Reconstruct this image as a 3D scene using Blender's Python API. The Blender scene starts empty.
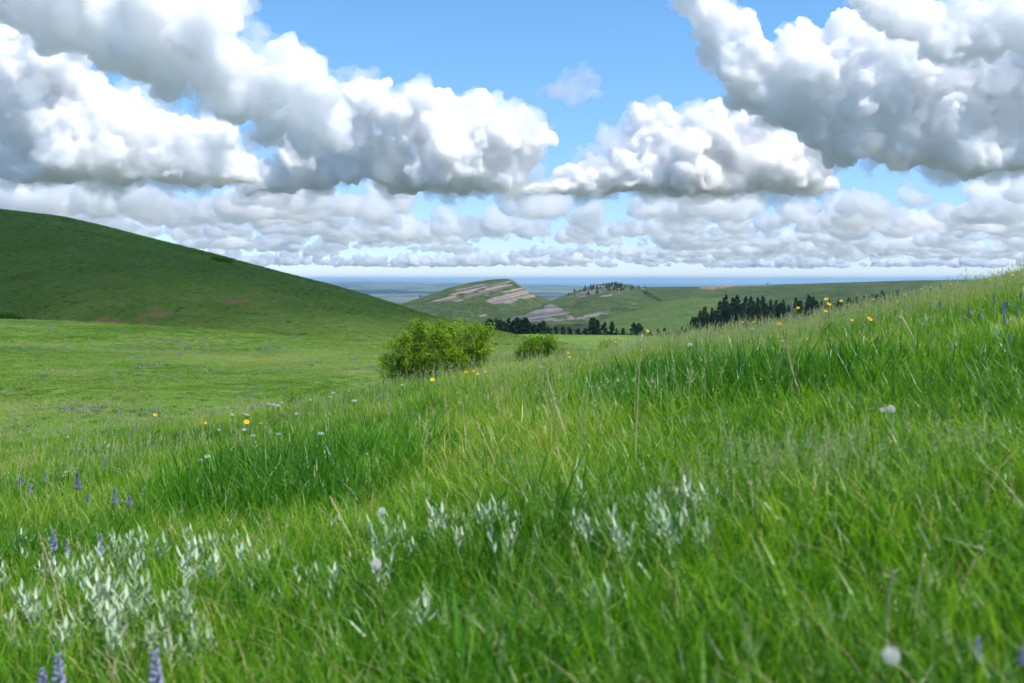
import bpy, bmesh, math, random, time
import numpy as np
from mathutils import Vector, Matrix
T0 = time.time()
sc = bpy.context.scene
COL = sc.collection
R = math.radians
F = 35 / 36 * 1024          # focal length in picture widths: used to read bearings off the photograph
HOR, EYE = 279.0, 1.5       # eye level row, eye height in metres
SUN_EL, SUN_AZ = 58.0, 118.0  # azimuth clockwise from the viewing direction (+Y)
SUN_DIR = np.array([math.sin(R(SUN_AZ)) * math.cos(R(SUN_EL)), math.cos(R(SUN_AZ)) * math.cos(R(SUN_EL)), math.sin(R(SUN_EL))])
rng = np.random.RandomState(11)

# ------------------------------------------------------------------ helpers
def hash2(ix, iy, seed):
    h = (ix.astype(np.int64) * 374761393 + iy.astype(np.int64) * 668265263 + seed * 1442695041) & 0xFFFFFFFF
    h = ((h ^ (h >> 13)) * 1274126177) & 0xFFFFFFFF
    h = ((h ^ (h >> 16)) * 2246822519) & 0xFFFFFFFF
    return ((h ^ (h >> 15)) & 0xFFFFFF) / float(0xFFFFFF)

def vnoise(x, y, seed=0):
    ix, iy = np.floor(x), np.floor(y)
    fx, fy = x - ix, y - iy
    fx, fy = fx * fx * fx * (fx * (fx * 6 - 15) + 10), fy * fy * fy * (fy * (fy * 6 - 15) + 10)
    a, b = hash2(ix, iy, seed), hash2(ix + 1, iy, seed)
    c, d = hash2(ix, iy + 1, seed), hash2(ix + 1, iy + 1, seed)
    return (a + (b - a) * fx + (c - a) * fy + (a - b - c + d) * fx * fy) * 2 - 1

def fbm(x, y, seed=0, octv=4, gain=.5):
    x, y = np.asarray(x, float), np.asarray(y, float)
    s, amp, tot = 0, 1, 0
    for k in range(octv):
        s = s + amp * vnoise(x * 2 ** k + 17.3 * k, y * 2 ** k - 9.1 * k, seed + k)
        tot += amp; amp *= gain
    return s / tot

def sstep(a, b, x):
    t = np.clip((x - a) / (b - a), 0, 1)
    return t * t * (3 - 2 * t)

def smax(a, b, k):
    h = np.clip(.5 + .5 * (a - b) / k, 0, 1)
    return b + (a - b) * h + k * h * (1 - h)

def link(o, parent=None):
    COL.objects.link(o)
    if parent is not None: o.parent = parent
    return o

def mesh(name, V, Fc, mats, parent=None, fmat=None, smooth=False, attrs=None):
    me = bpy.data.meshes.new(name)
    V = np.asarray(V, np.float32)
    if isinstance(Fc, np.ndarray) and Fc.ndim == 2:
        n, k = Fc.shape
        me.vertices.add(len(V)); me.vertices.foreach_set('co', V.ravel())
        me.loops.add(n * k); me.loops.foreach_set('vertex_index', Fc.astype(np.int32).ravel())
        me.polygons.add(n); me.polygons.foreach_set('loop_start', np.arange(n, dtype=np.int32) * k)
        me.update(calc_edges=True)
    else:
        me.from_pydata(V.tolist(), [], [list(f) for f in Fc])
    for m in (mats if isinstance(mats, (list, tuple)) else [mats]): me.materials.append(m)
    if fmat is not None: me.polygons.foreach_set('material_index', np.asarray(fmat, np.int32))
    if smooth: me.polygons.foreach_set('use_smooth', np.ones(len(me.polygons), bool))
    for k, v in (attrs or {}).items():
        at = me.attributes.new(k, 'FLOAT', 'POINT'); at.data.foreach_set('value', np.asarray(v, np.float32).ravel())
    me.validate()
    return link(bpy.data.objects.new(name, me), parent)

def thing(name, label, cat, loc=(0, 0, 0), rz=0, group=None, s=1):
    o = link(bpy.data.objects.new(name, None))
    o.empty_display_size = .2
    o.location = loc; o.rotation_euler = (0, 0, rz); o.scale = (s, s, s)
    o['label'] = label; o['category'] = cat
    if group: o['group'] = group
    return o

def tag(o, label, cat=None, group=None, kind=None):
    o['label'] = label
    if cat: o['category'] = cat
    if group: o['group'] = group
    if kind: o['kind'] = kind
    return o

def dup(root, loc, rz=0, s=1, label=None, group=None):
    r = root.copy(); COL.objects.link(r)
    r.location = loc; r.rotation_euler = (0, 0, rz); r.scale = (s, s, s)
    if label: r['label'] = label
    if group: r['group'] = group
    for ch in list(root.children):
        c = ch.copy(); COL.objects.link(c); c.parent = r
        for g in list(ch.children):
            d = g.copy(); COL.objects.link(d); d.parent = c
    return r

def grid_faces(nr, nc, wrap=False):
    i = np.arange(nr - 1)[:, None]; j = np.arange(nc if wrap else nc - 1)[None, :]
    j2 = (j + 1) % nc
    return np.stack([i * nc + j, i * nc + j2, (i + 1) * nc + j2, (i + 1) * nc + j], -1).reshape(-1, 4)

class MB:
    """collects strips, tubes and blobs for one mesh"""
    def __init__(s): s.v = []; s.f = []; s.m = []; s.n = 0
    def add(s, V, Fc, m=0):
        V = np.asarray(V, float); s.v.append(V)
        s.f += [[i + s.n for i in q] for q in Fc]; s.m += [m] * len(Fc); s.n += len(V)
    def tube(s, P, rad, n=6, m=0):
        P = np.asarray(P, float); k = len(P)
        rad = np.broadcast_to(np.asarray(rad, float), (k,))
        V = []
        for i in range(k):
            d = P[min(i + 1, k - 1)] - P[max(i - 1, 0)]; d /= np.linalg.norm(d) + 1e-9
            a = np.cross(d, [.3, 1, .2] if abs(d[1]) < .9 else [1, 0, .1]); a /= np.linalg.norm(a); b = np.cross(d, a)
            for q in range(n):
                t = 2 * math.pi * q / n
                V.append(P[i] + rad[i] * (a * math.cos(t) + b * math.sin(t)))
        Fc = [[i * n + q, i * n + (q + 1) % n, (i + 1) * n + (q + 1) % n, (i + 1) * n + q] for i in range(k - 1) for q in range(n)]
        Fc += [list(range(n))[::-1], [(k - 1) * n + q for q in range(n)]]
        s.add(V, Fc, m)
    def leaf(s, base, d, up, L, w, bend=.2, seg=3, m=0, tip=.0):
        """a leaf strip widest in its middle, bending down along its length"""
        base = np.asarray(base, float); d = np.asarray(d, float); d = d / np.linalg.norm(d)
        side = np.cross(d, up); side /= np.linalg.norm(side) + 1e-9
        nrm = np.cross(side, d)
        V = []
        for i in range(seg + 1):
            t = i / seg
            c = base + d * L * t - nrm * bend * L * t * t
            ww = w * .5 * max(tip, math.sin(math.pi * (0.12 + .86 * t)) ** .8)
            V += [c - side * ww, c + side * ww]
        s.add(V, [[2 * i, 2 * i + 1, 2 * i + 3, 2 * i + 2] for i in range(seg)], m)
    def blob(s, c, r, sub=1, sq=(1, 1, 1), jit=0, m=0):
        bm = bmesh.new(); bmesh.ops.create_icosphere(bm, subdivisions=sub, radius=1)
        V = np.array([v.co[:] for v in bm.verts]); Fc = [[v.index for v in f.verts] for f in bm.faces]; bm.free()
        if jit: V *= 1 + rng.uniform(-jit, jit, (len(V), 1))
        s.add(V * r * np.array(sq) + np.asarray(c), Fc, m)
    def build(s, name, mats, parent=None, smooth=False):
        V = np.concatenate(s.v) if s.v else np.zeros((0, 3))
        return mesh(name, V, s.f, mats, parent, s.m, smooth)

# ------------------------------------------------------------------ materials
def nmat(name):
    m = bpy.data.materials.new(name); m.use_nodes = True
    nt = m.node_tree; nt.nodes.clear()
    out = nt.nodes.new('ShaderNodeOutputMaterial')
    N = lambda t, **kw: _node(nt, t, kw)
    L = nt.links.new
    return m, nt, out, N, L

def _node(nt, t, kw):
    n = nt.nodes.new('ShaderNode' + t)
    for k, v in kw.items():
        if k.startswith('i_'): n.inputs[k[2:].replace('_', ' ')].default_value = v
        else: setattr(n, k, v)
    return n

def c4(c): return (c[0], c[1], c[2], 1)

def mixc(N, L, fac, a, b, mode='MIX'):
    n = N('Mix', data_type='RGBA', blend_type=mode)
    for src, idx in ((fac, 0), (a, 6), (b, 7)):
        if isinstance(src, (int, float)): n.inputs[idx].default_value = src
        elif isinstance(src, tuple): n.inputs[idx].default_value = c4(src)
        else: L(src, n.inputs[idx])
    return n.outputs[2]

def ramp(N, L, src, stops):
    n = N('ValToRGB'); L(src, n.inputs[0]); el = n.color_ramp.elements
    while len(el) < len(stops): el.new(.5)
    for e, (p, c) in zip(el, stops):
        e.position = p; e.color = c4(c) if isinstance(c, tuple) else (c, c, c, 1)
    return n.outputs[0]

def noise(N, L, co, scale, detail=4, rough=.55, dist=0):
    n = N('TexNoise', i_Scale=scale, i_Detail=detail, i_Roughness=rough, i_Distortion=dist)
    L(co, n.inputs['Vector']); return n.outputs[0]

def math_(N, L, op, a, b=0.0, clamp=False):
    n = N('Math', operation=op, use_clamp=clamp)
    for s, i in ((a, 0), (b, 1)):
        if isinstance(s, (int, float)): n.inputs[i].default_value = s
        else: L(s, n.inputs[i])
    return n.outputs[0]

def leaf_mat(name, stops, trans=.45, rough=.5, spec=.25, var='object', tcol=None, var_island=.42):
    """foliage: diffuse + translucent + a little gloss; colour varies by instance (attribute 'tint') or by position"""
    m, nt, out, N, L = nmat(name)
    if var == 'tint':
        a = N('Attribute', attribute_type='INSTANCER', attribute_name='tint').outputs['Fac']
    elif var == 'object':
        a = N('ObjectInfo').outputs['Random']
    else:
        co = N('NewGeometry').outputs['Position']
        a = ramp(N, L, noise(N, L, co, var, 3, .6), [(.3, 0.), (.7, 1.)])
    g = N('NewGeometry').outputs['Random Per Island']
    f = math_(N, L, 'ADD', a, math_(N, L, 'MULTIPLY', math_(N, L, 'SUBTRACT', g, .5), var_island), True)
    col = ramp(N, L, f, stops)
    p = N('BsdfPrincipled', i_Roughness=rough); p.inputs['Specular IOR Level'].default_value = spec
    L(col, p.inputs['Base Color'])
    t = N('BsdfTranslucent')
    tc = mixc(N, L, 1.0, col, tcol or (1.28, 1.25, .45), 'MULTIPLY'); L(tc, t.inputs[0])
    mx = N('MixShader'); mx.inputs[0].default_value = trans
    L(p.outputs[0], mx.inputs[1]); L(t.outputs[0], mx.inputs[2]); L(mx.outputs[0], out.inputs[0])
    return m

def plain_mat(name, a, b, scale=8, rough=.8, spec=.2, trans=0):
    m, nt, out, N, L = nmat(name)
    co = N('TexCoord').outputs['Object']
    col = mixc(N, L, ramp(N, L, noise(N, L, co, scale), [(.35, 0.), (.65, 1.)]), a, b)
    p = N('BsdfPrincipled', i_Roughness=rough); p.inputs['Specular IOR Level'].default_value = spec
    L(col, p.inputs['Base Color'])
    if trans:
        t = N('BsdfTranslucent'); L(col, t.inputs[0]); mx = N('MixShader'); mx.inputs[0].default_value = trans
        L(p.outputs[0], mx.inputs[1]); L(t.outputs[0], mx.inputs[2]); L(mx.outputs[0], out.inputs[0])
    else: L(p.outputs[0], out.inputs[0])
    return m

# ------------------------------------------------------------------ world, sun, camera
SKY_STRENGTH, SUN_STRENGTH, EXPOSURE = .125, 4.0, .56
def setup():
    w = bpy.data.worlds.new('World'); sc.world = w; w.use_nodes = True
    nt = w.node_tree; bg = nt.nodes['Background']
    s = nt.nodes.new('ShaderNodeTexSky'); s.sky_type = 'NISHITA'; s.sun_disc = False
    s.sun_elevation = R(SUN_EL); s.sun_rotation = R(SUN_AZ)
    s.altitude = 1000; s.air_density = 1.0; s.dust_density = .0; s.ozone_density = 3.0
    hs = nt.nodes.new('ShaderNodeHueSaturation'); hs.inputs['Saturation'].default_value = 1.14
    nt.links.new(s.outputs[0], hs.inputs['Color']); 
    # paler, bluer air low over the horizon
    ge = nt.nodes.new('ShaderNodeTexCoord'); sx = nt.nodes.new('ShaderNodeSeparateXYZ'); nt.links.new(ge.outputs['Generated'], sx.inputs[0])
    mr = nt.nodes.new('ShaderNodeMapRange'); nt.links.new(sx.outputs['Z'], mr.inputs[0]); mr.inputs[1].default_value = 0; mr.inputs[2].default_value = .28; mr.interpolation_type = 'SMOOTHSTEP'
    mu = nt.nodes.new('ShaderNodeMix'); mu.data_type = 'RGBA'; mu.blend_type = 'MULTIPLY'; mu.inputs[0].default_value = 1
    cr = nt.nodes.new('ShaderNodeValToRGB'); cr.color_ramp.elements[0].color = (.62, .71, .98, 1); cr.color_ramp.elements[1].color = (.95, 1.1, 1.12, 1)
    nt.links.new(mr.outputs[0], cr.inputs[0]); nt.links.new(hs.outputs[0], mu.inputs[6]); nt.links.new(cr.outputs[0], mu.inputs[7]); nt.links.new(mu.outputs[2], bg.inputs[0]); bg.inputs[1].default_value = SKY_STRENGTH
    l = bpy.data.lights.new('sun', 'SUN'); l.energy = SUN_STRENGTH; l.angle = R(.53); l.color = (1, .955, .89)
    o = link(bpy.data.objects.new('sun', l))
    o.rotation_euler = Vector(SUN_DIR).to_track_quat('Z', 'Y').to_euler()
    c = bpy.data.cameras.new('camera'); o = link(bpy.data.objects.new('camera', c))
    c.sensor_width = 36; c.lens = 35; c.clip_start = .05; c.clip_end = 400000
    c.shift_y = -(341.5 - HOR) / 1024
    o.location = (0, 0, EYE); o.rotation_euler = (R(90), 0, 0)
    c.dof.use_dof = True; c.dof.focus_distance = 22; c.dof.aperture_fstop = 1.9
    sc.camera = o
    sc.view_settings.view_transform = 'Standard'; sc.view_settings.look = 'None'
    sc.view_settings.exposure = EXPOSURE; sc.view_settings.gamma = 1; sc.view_settings.use_curve_mapping = False
    cy = sc.cycles
    cy.max_bounces = 44; cy.volume_bounces = 44; cy.transparent_max_bounces = 24; cy.adaptive_threshold = .03; cy.adaptive_min_samples = 16; cy.diffuse_bounces = 5; cy.glossy_bounces = 2; cy.transmission_bounces = 4
    cy.use_denoising = True
    try: cy.denoiser = 'OPENIMAGEDENOISE'
    except Exception: pass
    cy.caustics_reflective = False; cy.caustics_refractive = False
setup()

# ------------------------------------------------------------------ terrain
def near_h(x, y):
    g = np.where(x > -2, .2 * x - .01156 * np.clip(x, 0, 13) ** 2 + .00082 * np.clip(x, 0, 13) ** 3 - .09 * np.exp(-((x - 6) / 2.2) ** 2) * sstep(9, 15, y), -.4 + .2 * (x + 2) + .0085 * np.minimum(0, x + 2) ** 2 * (x < -2))
    g = np.where(x < -6.7, -.4 - .94 + .188 + .12 * (x + 6.7), g)
    q = np.maximum(0, y - 13)
    return g - .4 * 0 - .022 * y - .0026 * q * q + .05 * fbm(x * .45, y * .45, 3, 3) + .16 * fbm(x * .11, y * .11, 5, 2)

VR = np.array([0, 110, 150, 300, 330, 450, 650, 1200, 2500, 5000, 9000, 100000.])
VZ = np.array([-6, -6, -7, -15.6, -16.6, -30, -42, -62, -110, -170, -200, -200.])
def rim(px): return np.interp(px, [-600, 0, 200, 380, 420], [190, 172, 148, 118, 112])

def valley_h(x, y):
    r = np.hypot(x, y)
    z = np.interp(r, VR, VZ)
    z = z - .03 * np.clip(x + 75, -120, 75) * (1 - sstep(150, 400, r))
    ys = np.maximum(y, 1.); px = 512 + x / ys * F
    front = (y > 20) * (1 - sstep(390, 440, px))
    rm = rim(px)
    zr = EYE + (HOR - np.interp(px, [-600, 0, 200, 380, 420], [315, 321, 333.5, 348, 350])) / F * rm
    z = z + (-6 + (zr + 6) * sstep(40, 160, y) - z) * front * (1 - sstep(rm + 60, rm + 160, y))
    z = z - 6 * front * sstep(rm, rm + 30, y) * (1 - sstep(500, 900, y))
    z = z + .5 * fbm(x / 30, y / 30, 21, 4) * sstep(25, 80, r) + 1.0 * fbm(x / 70, y / 45, 27, 2) * sstep(40, 100, r) * (1 - sstep(220, 300, r))
    z = z + 95 * fbm(x / 5200, y / 2600, 23, 5) * sstep(6000, 14000, r) + 110 * np.maximum(0, fbm(x / 16000, y / 7000, 25, 4)) * sstep(12000, 24000, r)
    z = z - sstep(-.1, .12, x / np.maximum(np.abs(y), 1)) * 420 * sstep(14000, 70000, r)      # the plain falls away towards the right
    return z

def ground_h(x, y):
    x = np.asarray(x, float); y = np.asarray(y, float)
    r = np.hypot(x, y)
    n = near_h(np.clip(x, -60, 60), np.clip(y, -40, 400))
    return smax(n, valley_h(x, y), 2.0) * 1.0

def on_ground(px, py, h=0.0, y0=.7, y1=400):
    """forward distance at which the line of sight through (px, py) first comes within h of the ground"""
    ys = np.geomspace(y0, y1, 4000); a = (px - 512) / F; t = (HOR - py) / F
    z = EYE + t * ys; g = ground_h(a * ys, ys) + h
    k = np.argmax(z <= g)
    if z[k] > g[k]: k = np.argmin(z - g)
    y = ys[k]
    return float(a * y), float(y), float(ground_h(a * y, y))

def terrain_mat(name, ga, gb, gc, scales, rock=((.36, .3, .25), (.2, .17, .16)), soil=(.2, .125, .075), brush=(.018, .03, .014), bump=(.3, 2.0), far=False):
    m, nt, out, N, L = nmat(name)
    co = N('NewGeometry').outputs['Position']
    mp = N('Mapping'); L(co, mp.inputs['Vector']); mp.inputs['Scale'].default_value = (1, .45 if far else 1, 1)
    pc = mp.outputs[0]
    n1 = noise(N, L, pc, scales[0], 5, .62, .4); n2 = noise(N, L, pc, scales[1], 6, .65, .2); n3 = noise(N, L, pc, scales[2], 4, .7)
    col = mixc(N, L, ramp(N, L, n1, [(.36, 0.), (.62, 1.)]), ga, gb)
    col = mixc(N, L, ramp(N, L, n2, [(.46, 0.), (.66, .85)]), col, gc)
    dk = ramp(N, L, n3, [(.3, .62), (.5, 1.0), (.72, 1.3)])
    col = mixc(N, L, 1.0, col, dk, 'MULTIPLY')
    at = lambda k: N('Attribute', attribute_name=k).outputs['Fac']
    def mask(k, lo=.42, hi=.58, amt=.9):
        s = math_(N, L, 'ADD', at(k), math_(N, L, 'MULTIPLY', math_(N, L, 'SUBTRACT', n2, .5), amt * 2))
        return ramp(N, L, s, [(lo, 0.), (hi, 1.)])
    col = mixc(N, L, mask('soil'), col, soil)
    st = at('strata')
    wv = N('TexNoise', noise_dimensions='1D', i_Scale=1.0, i_Detail=3.0, i_Roughness=.6)
    L(math_(N, L, 'ADD', st, math_(N, L, 'MULTIPLY', n2, .6)), wv.inputs['W'])
    rc = mixc(N, L, ramp(N, L, wv.outputs[0], [(.42, 0.), (.56, 1.)]), rock[1], rock[0])
    col = mixc(N, L, mask('rock', .42, .6, .7), col, rc)
    col = mixc(N, L, mask('brush', .45, .6, .7), col, brush)
    p = N('BsdfPrincipled', i_Roughness=1.0); p.inputs['Specular IOR Level'].default_value = .05
    L(col, p.inputs['Base Color'])
    b = N('Bump', i_Strength=bump[0], i_Distance=bump[1]); L(n3, b.inputs['Height']); L(b.outputs[0], p.inputs['Normal'])
    L(p.outputs[0], out.inputs[0])
    return m

def zeros(n): return {k: np.zeros(n) for k in ('rock', 'soil', 'brush', 'strata')}

def build_ground():
    rings = np.concatenate([np.linspace(.25, 6, 40)[:-1], np.geomspace(6, 95000, 560)])
    az = np.concatenate([np.linspace(-34, 34, 720), np.linspace(34, 326, 161)[1:-1]])
    a = np.radians(az)
    X = rings[:, None] * np.sin(a)[None]; Y = rings[:, None] * np.cos(a)[None]
    Z = ground_h(X, Y)
    nr, nc = X.shape
    V = np.stack([X, Y, Z], -1).reshape(-1, 3)
    Fc = grid_faces(nr, nc, True)
    c = len(V); V = np.vstack([V, [0, 0, float(ground_h(0, 0))]])
    # close the middle
    tri = np.stack([np.full(nc, c), (np.arange(nc) + 1) % nc, np.arange(nc), np.arange(nc)], -1)
    m, nt, out, N, L = nmat('ground_grass')
    co = N('NewGeometry').outputs['Position']
    ln = N('VectorMath', operation='LENGTH'); L(co, ln.inputs[0]); r = ln.outputs['Value']
    mp = N('Mapping'); L(co, mp.inputs['Vector']); mp.inputs['Scale'].default_value = (1, .5, 1); pc = mp.outputs[0]
    nA = noise(N, L, co, 9, 4, .65); near = mixc(N, L, nA, (.03, .06, .01), (.055, .075, .022))
    nB = noise(N, L, pc, .045, 5, .62, .5); nC = noise(N, L, pc, .35, 5, .7, .3); nD = noise(N, L, co, 2.2, 4, .7)
    mead = mixc(N, L, ramp(N, L, nB, [(.38, 0.), (.62, 1.)]), (.085, .19, .02), (.16, .24, .05))
    mead = mixc(N, L, ramp(N, L, nC, [(.52, 0.), (.68, .8)]), mead, (.17, .19, .08))
    mead = mixc(N, L, ramp(N, L, nD, [(.56, 0.), (.72, .6)]), mead, (.04, .085, .02))
    mf = mixc(N, L, 1.0, mead, ramp(N, L, nD, [(.3, .7), (.7, 1.25)]), 'MULTIPLY')
    nE = noise(N, L, pc, .0011, 6, .62, .6); nF = noise(N, L, pc, .00035, 5, .6, .3)
    far = mixc(N, L, ramp(N, L, nE, [(.42, 0.), (.56, 1.)]), (.03, .055, .035), (.12, .155, .10))
    far = mixc(N, L, ramp(N, L, nF, [(.5, 0.), (.6, .75)]), far, (.23, .22, .17))
    def step(lo, hi):
        n = N('MapRange'); L(r, n.inputs[0]); n.inputs[1].default_value = lo; n.inputs[2].default_value = hi; return n.outputs[0]
    col = mixc(N, L, step(24, 50), near, mf); 
    brushy = mixc(N, L, ramp(N, L, noise(N, L, pc, .03, 5, .7), [(.44, 0.), (.58, 1.)]), (.014, .028, .011), (.05, .085, .022))
    col = mixc(N, L, step(380, 480), col, brushy)
    col = mixc(N, L, step(2500, 5000), col, far)
    p = N('BsdfPrincipled', i_Roughness=1.0); p.inputs['Specular IOR Level'].default_value = .05
    L(col, p.inputs['Base Color'])
    b = N('Bump', i_Strength=.5, i_Distance=.25); L(nD, b.inputs['Height']); L(b.outputs[0], p.inputs['Normal'])
    L(p.outputs[0], out.inputs[0])
    V = V.astype(np.float32)
    me_f = [list(q) for q in ()]
    o = mesh('ground', V, np.vstack([Fc, ]), m, smooth=True)
    # the small middle fan
    bm = bmesh.new(); bm.from_mesh(o.data); bm.verts.ensure_lookup_table()
    for i in range(nc): 
        f = bm.faces.new((bm.verts[c], bm.verts[(i + 1) % nc], bm.verts[i])); f.smooth = True
    bm.to_mesh(o.data); bm.free()
    tag(o, 'green sloping grassland falling to a lit meadow and a far hazy plain', 'ground', kind='structure')
build_ground()

def poly_mask(px, py, poly, soft=1.5):
    """1 inside the polygon, fading over soft units at its edge"""
    P = np.asarray(poly, float); n = len(P)
    inside = np.zeros(px.shape, bool); dist = np.full(px.shape, 1e9)
    for i in range(n):
        (x1, y1), (x2, y2) = P[i], P[(i + 1) % n]
        c = ((y1 > py) != (y2 > py)) & (px < (x2 - x1) * (py - y1) / (y2 - y1 + 1e-12) + x1)
        inside ^= c
        dx, dy = x2 - x1, y2 - y1
        t = np.clip(((px - x1) * dx + (py - y1) * dy) / (dx * dx + dy * dy + 1e-12), 0, 1)
        dist = np.minimum(dist, np.hypot(px - x1 - t * dx, py - y1 - t * dy))
    d = np.where(inside, dist, -dist)
    return np.clip(.5 + .5 * d / soft, 0, 1)

HILLS = {}
def hill(name, tab, pxs, rows, prof, mat, label, amp=(0, 50), masks=None, u=(-.2, 2.0), seed=1, relief=None):
    T = np.array(tab, float)
    px = np.linspace(*pxs); a = (px - 512) / F
    ytop, Dc, Db, zb = (np.interp(px, T[:, 0], T[:, k]) for k in (1, 2, 3, 4))
    # smooth the tables a little
    k = np.hanning(15); k /= k.sum()
    sm = lambda v: np.convolve(np.pad(v, 7, 'edge'), k, 'valid')
    ytop, Dc, Db, zb = map(sm, (ytop, Dc, Db, zb))
    tt = (HOR - ytop) / F; zr = EYE + tt * Dc
    U = np.concatenate([np.linspace(u[0], 1.1, int(rows * .75)), np.linspace(1.1, u[1], rows - int(rows * .75) + 1)[1:]])
    Yv = Db[None] + (Dc - Db)[None] * U[:, None]; X = a[None] * Yv
    uc = np.clip(U, 0, 1)
    pr = prof(uc)
    pr = np.where(U < 0, U * .8, np.where(U > 1, 1 - (U - 1) ** 2 * 1.1, pr))[:, None]
    nz = amp[0] * fbm(X / amp[1], Yv / amp[1], seed, 5) * np.clip(1.25 - U, 0.15, 1)[:, None]
    if relief is not None: nz = nz + relief(px[None] + 0 * Yv, X, Yv, U[:, None])
    Z = zb[None] + (zr - zb)[None] * pr + nz
    Z = Z - np.maximum(0, 55 * min(1, Dc.max() / 1500) - (zr - zb))[None] * (np.maximum(0, U - 1) ** 2)[:, None]
    fr = U <= 1.12
    for _ in range(5):
        t = ((Z - EYE) / Yv)[fr].max(0)
        corr = sm((tt - t) * Dc)
        Z = Z + corr[None] * np.clip(pr, 0, 1)
    V = np.stack([X, Yv, Z], -1).reshape(-1, 3)
    PX = (px[None] + 0 * Yv); PY = HOR - (Z - EYE) / Yv * F
    at = zeros(Z.size)
    if masks:
        for k2, v in masks(PX, PY, X, Yv, Z, U[:, None] + 0 * Yv).items(): at[k2] = v
    o = mesh(name, V, grid_faces(*Z.shape), mat, smooth=True, attrs=at)
    tag(o, label, 'hill', kind='structure')
    HILLS[name] = (px, U, X, Yv, Z)
    return o

def hill_point(name, px, uu):
    P, U, X, Yv, Z = HILLS[name]
    j = np.clip(np.searchsorted(P, px), 1, len(P) - 1); i = np.clip(np.searchsorted(U, uu), 1, len(U) - 1)
    return float(X[i, j]), float(Yv[i, j]), float(Z[i, j])

# the dark round-backed hill under the cloud's shadow
def m_hill(PX, PY, X, Y, Z, U):
    n = fbm(PX / 14, PY / 4, 31, 4)
    s1 = poly_mask(PX, PY, [(40, 325), (90, 316), (150, 311), (200, 314), (190, 322), (120, 327)], 6)
    s2 = poly_mask(PX, PY, [(205, 303), (240, 297), (285, 297), (290, 304), (235, 308)], 6)
    b = poly_mask(PX, PY, [(212, 258), (220, 254), (231, 256), (232, 262), (216, 262)], 3)
    b2 = poly_mask(PX, PY, [(0, 315), (14, 312), (34, 320), (20, 326), (0, 325)], 5)
    return {'soil': np.maximum(s1, s2) * .60 + n * .22, 'brush': np.maximum(b, b2) * .8}
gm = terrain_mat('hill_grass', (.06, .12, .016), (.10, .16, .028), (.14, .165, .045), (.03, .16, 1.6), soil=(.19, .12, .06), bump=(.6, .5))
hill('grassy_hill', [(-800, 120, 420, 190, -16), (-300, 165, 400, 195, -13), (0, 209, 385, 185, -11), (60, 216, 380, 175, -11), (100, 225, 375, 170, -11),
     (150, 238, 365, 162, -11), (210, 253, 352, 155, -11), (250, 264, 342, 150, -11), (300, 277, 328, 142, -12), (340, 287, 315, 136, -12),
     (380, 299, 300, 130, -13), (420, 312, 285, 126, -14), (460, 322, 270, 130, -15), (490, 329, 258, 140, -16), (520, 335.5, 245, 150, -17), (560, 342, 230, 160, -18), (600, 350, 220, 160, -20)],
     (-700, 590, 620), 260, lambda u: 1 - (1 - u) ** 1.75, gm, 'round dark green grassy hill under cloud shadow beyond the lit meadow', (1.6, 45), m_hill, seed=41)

# tilted rocky butte
def m_butte(PX, PY, X, Y, Z, U):
    st = (PY - (297 - (PX - 440) * .22)) / 2.1
    n = fbm(PX / 9, (PY + .25 * PX) / 1.6, 51, 4)
    r1 = poly_mask(PX, PY, [(436, 300), (455, 291), (480, 283.5), (500, 280.5), (512, 281), (518, 288), (500, 291), (480, 296), (462, 301), (445, 304), (425, 305)], 2.0) * .6
    r2 = poly_mask(PX, PY, [(486, 301), (500, 295), (512, 289), (521, 288), (530, 293), (536, 297), (520, 299), (508, 303), (497, 304)], 1.6) * .78
    r3 = poly_mask(PX, PY, [(474, 316), (488, 312.5), (493, 315), (489, 318), (478, 317.5)], 1.3) * .7
    br = poly_mask(PX, PY, [(408, 303), (440, 302), (470, 302), (490, 304), (500, 308), (470, 309), (440, 308), (415, 306)], 2.5) * .5
    band = fbm(st * .75, PX / 26, 55, 3); m = np.maximum(np.maximum(r1, r2), r3)
    return {'rock': np.where(m > .08, m + .85 * band + .3 * n - .02, 0), 'strata': st, 'brush': br}
bmt = terrain_mat('butte_grass', (.038, .07, .02), (.065, .095, .03), (.105, .115, .05), (.006, .03, .12), rock=((.29, .25, .20), (.10, .09, .072)), bump=(.8, 4))
def r_butte(px, X, Y, U):
    s = (U * 9 + (px - 440) * .035)
    return 3.2 * (np.abs((s % 1) - .5) * 2 - .5) * np.clip(U * 2 - .3, 0, 1) * np.clip(2.0 - U * 1.6, 0, 1)
hill('rocky_butte', [(370, 318, 2150, 1800, -100), (405, 302.5, 2180, 1830, -100), (430, 294.5, 2200, 1850, -100), (450, 287.5, 2220, 1850, -100), (470, 282.5, 2240, 1850, -100),
     (490, 279.6, 2250, 1850, -100), (506, 278.6, 2250, 1850, -100), (513, 280, 2250, 1850, -100), (521, 287, 2240, 1850, -100), (530, 292.5, 2230, 1850, -100), (541, 297, 2220, 1850, -100),
     (556, 302, 2210, 1850, -100), (580, 310, 2200, 1850, -100), (620, 325, 2200, 1850, -100)], (360, 625, 520), 220, lambda u: .25 * u + .75 * sstep(-.1, 1.08, u), bmt,
     'tilted green butte banded with pale rock ledges rising over the plain', (8, 75), m_butte, seed=52, relief=r_butte)

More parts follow.
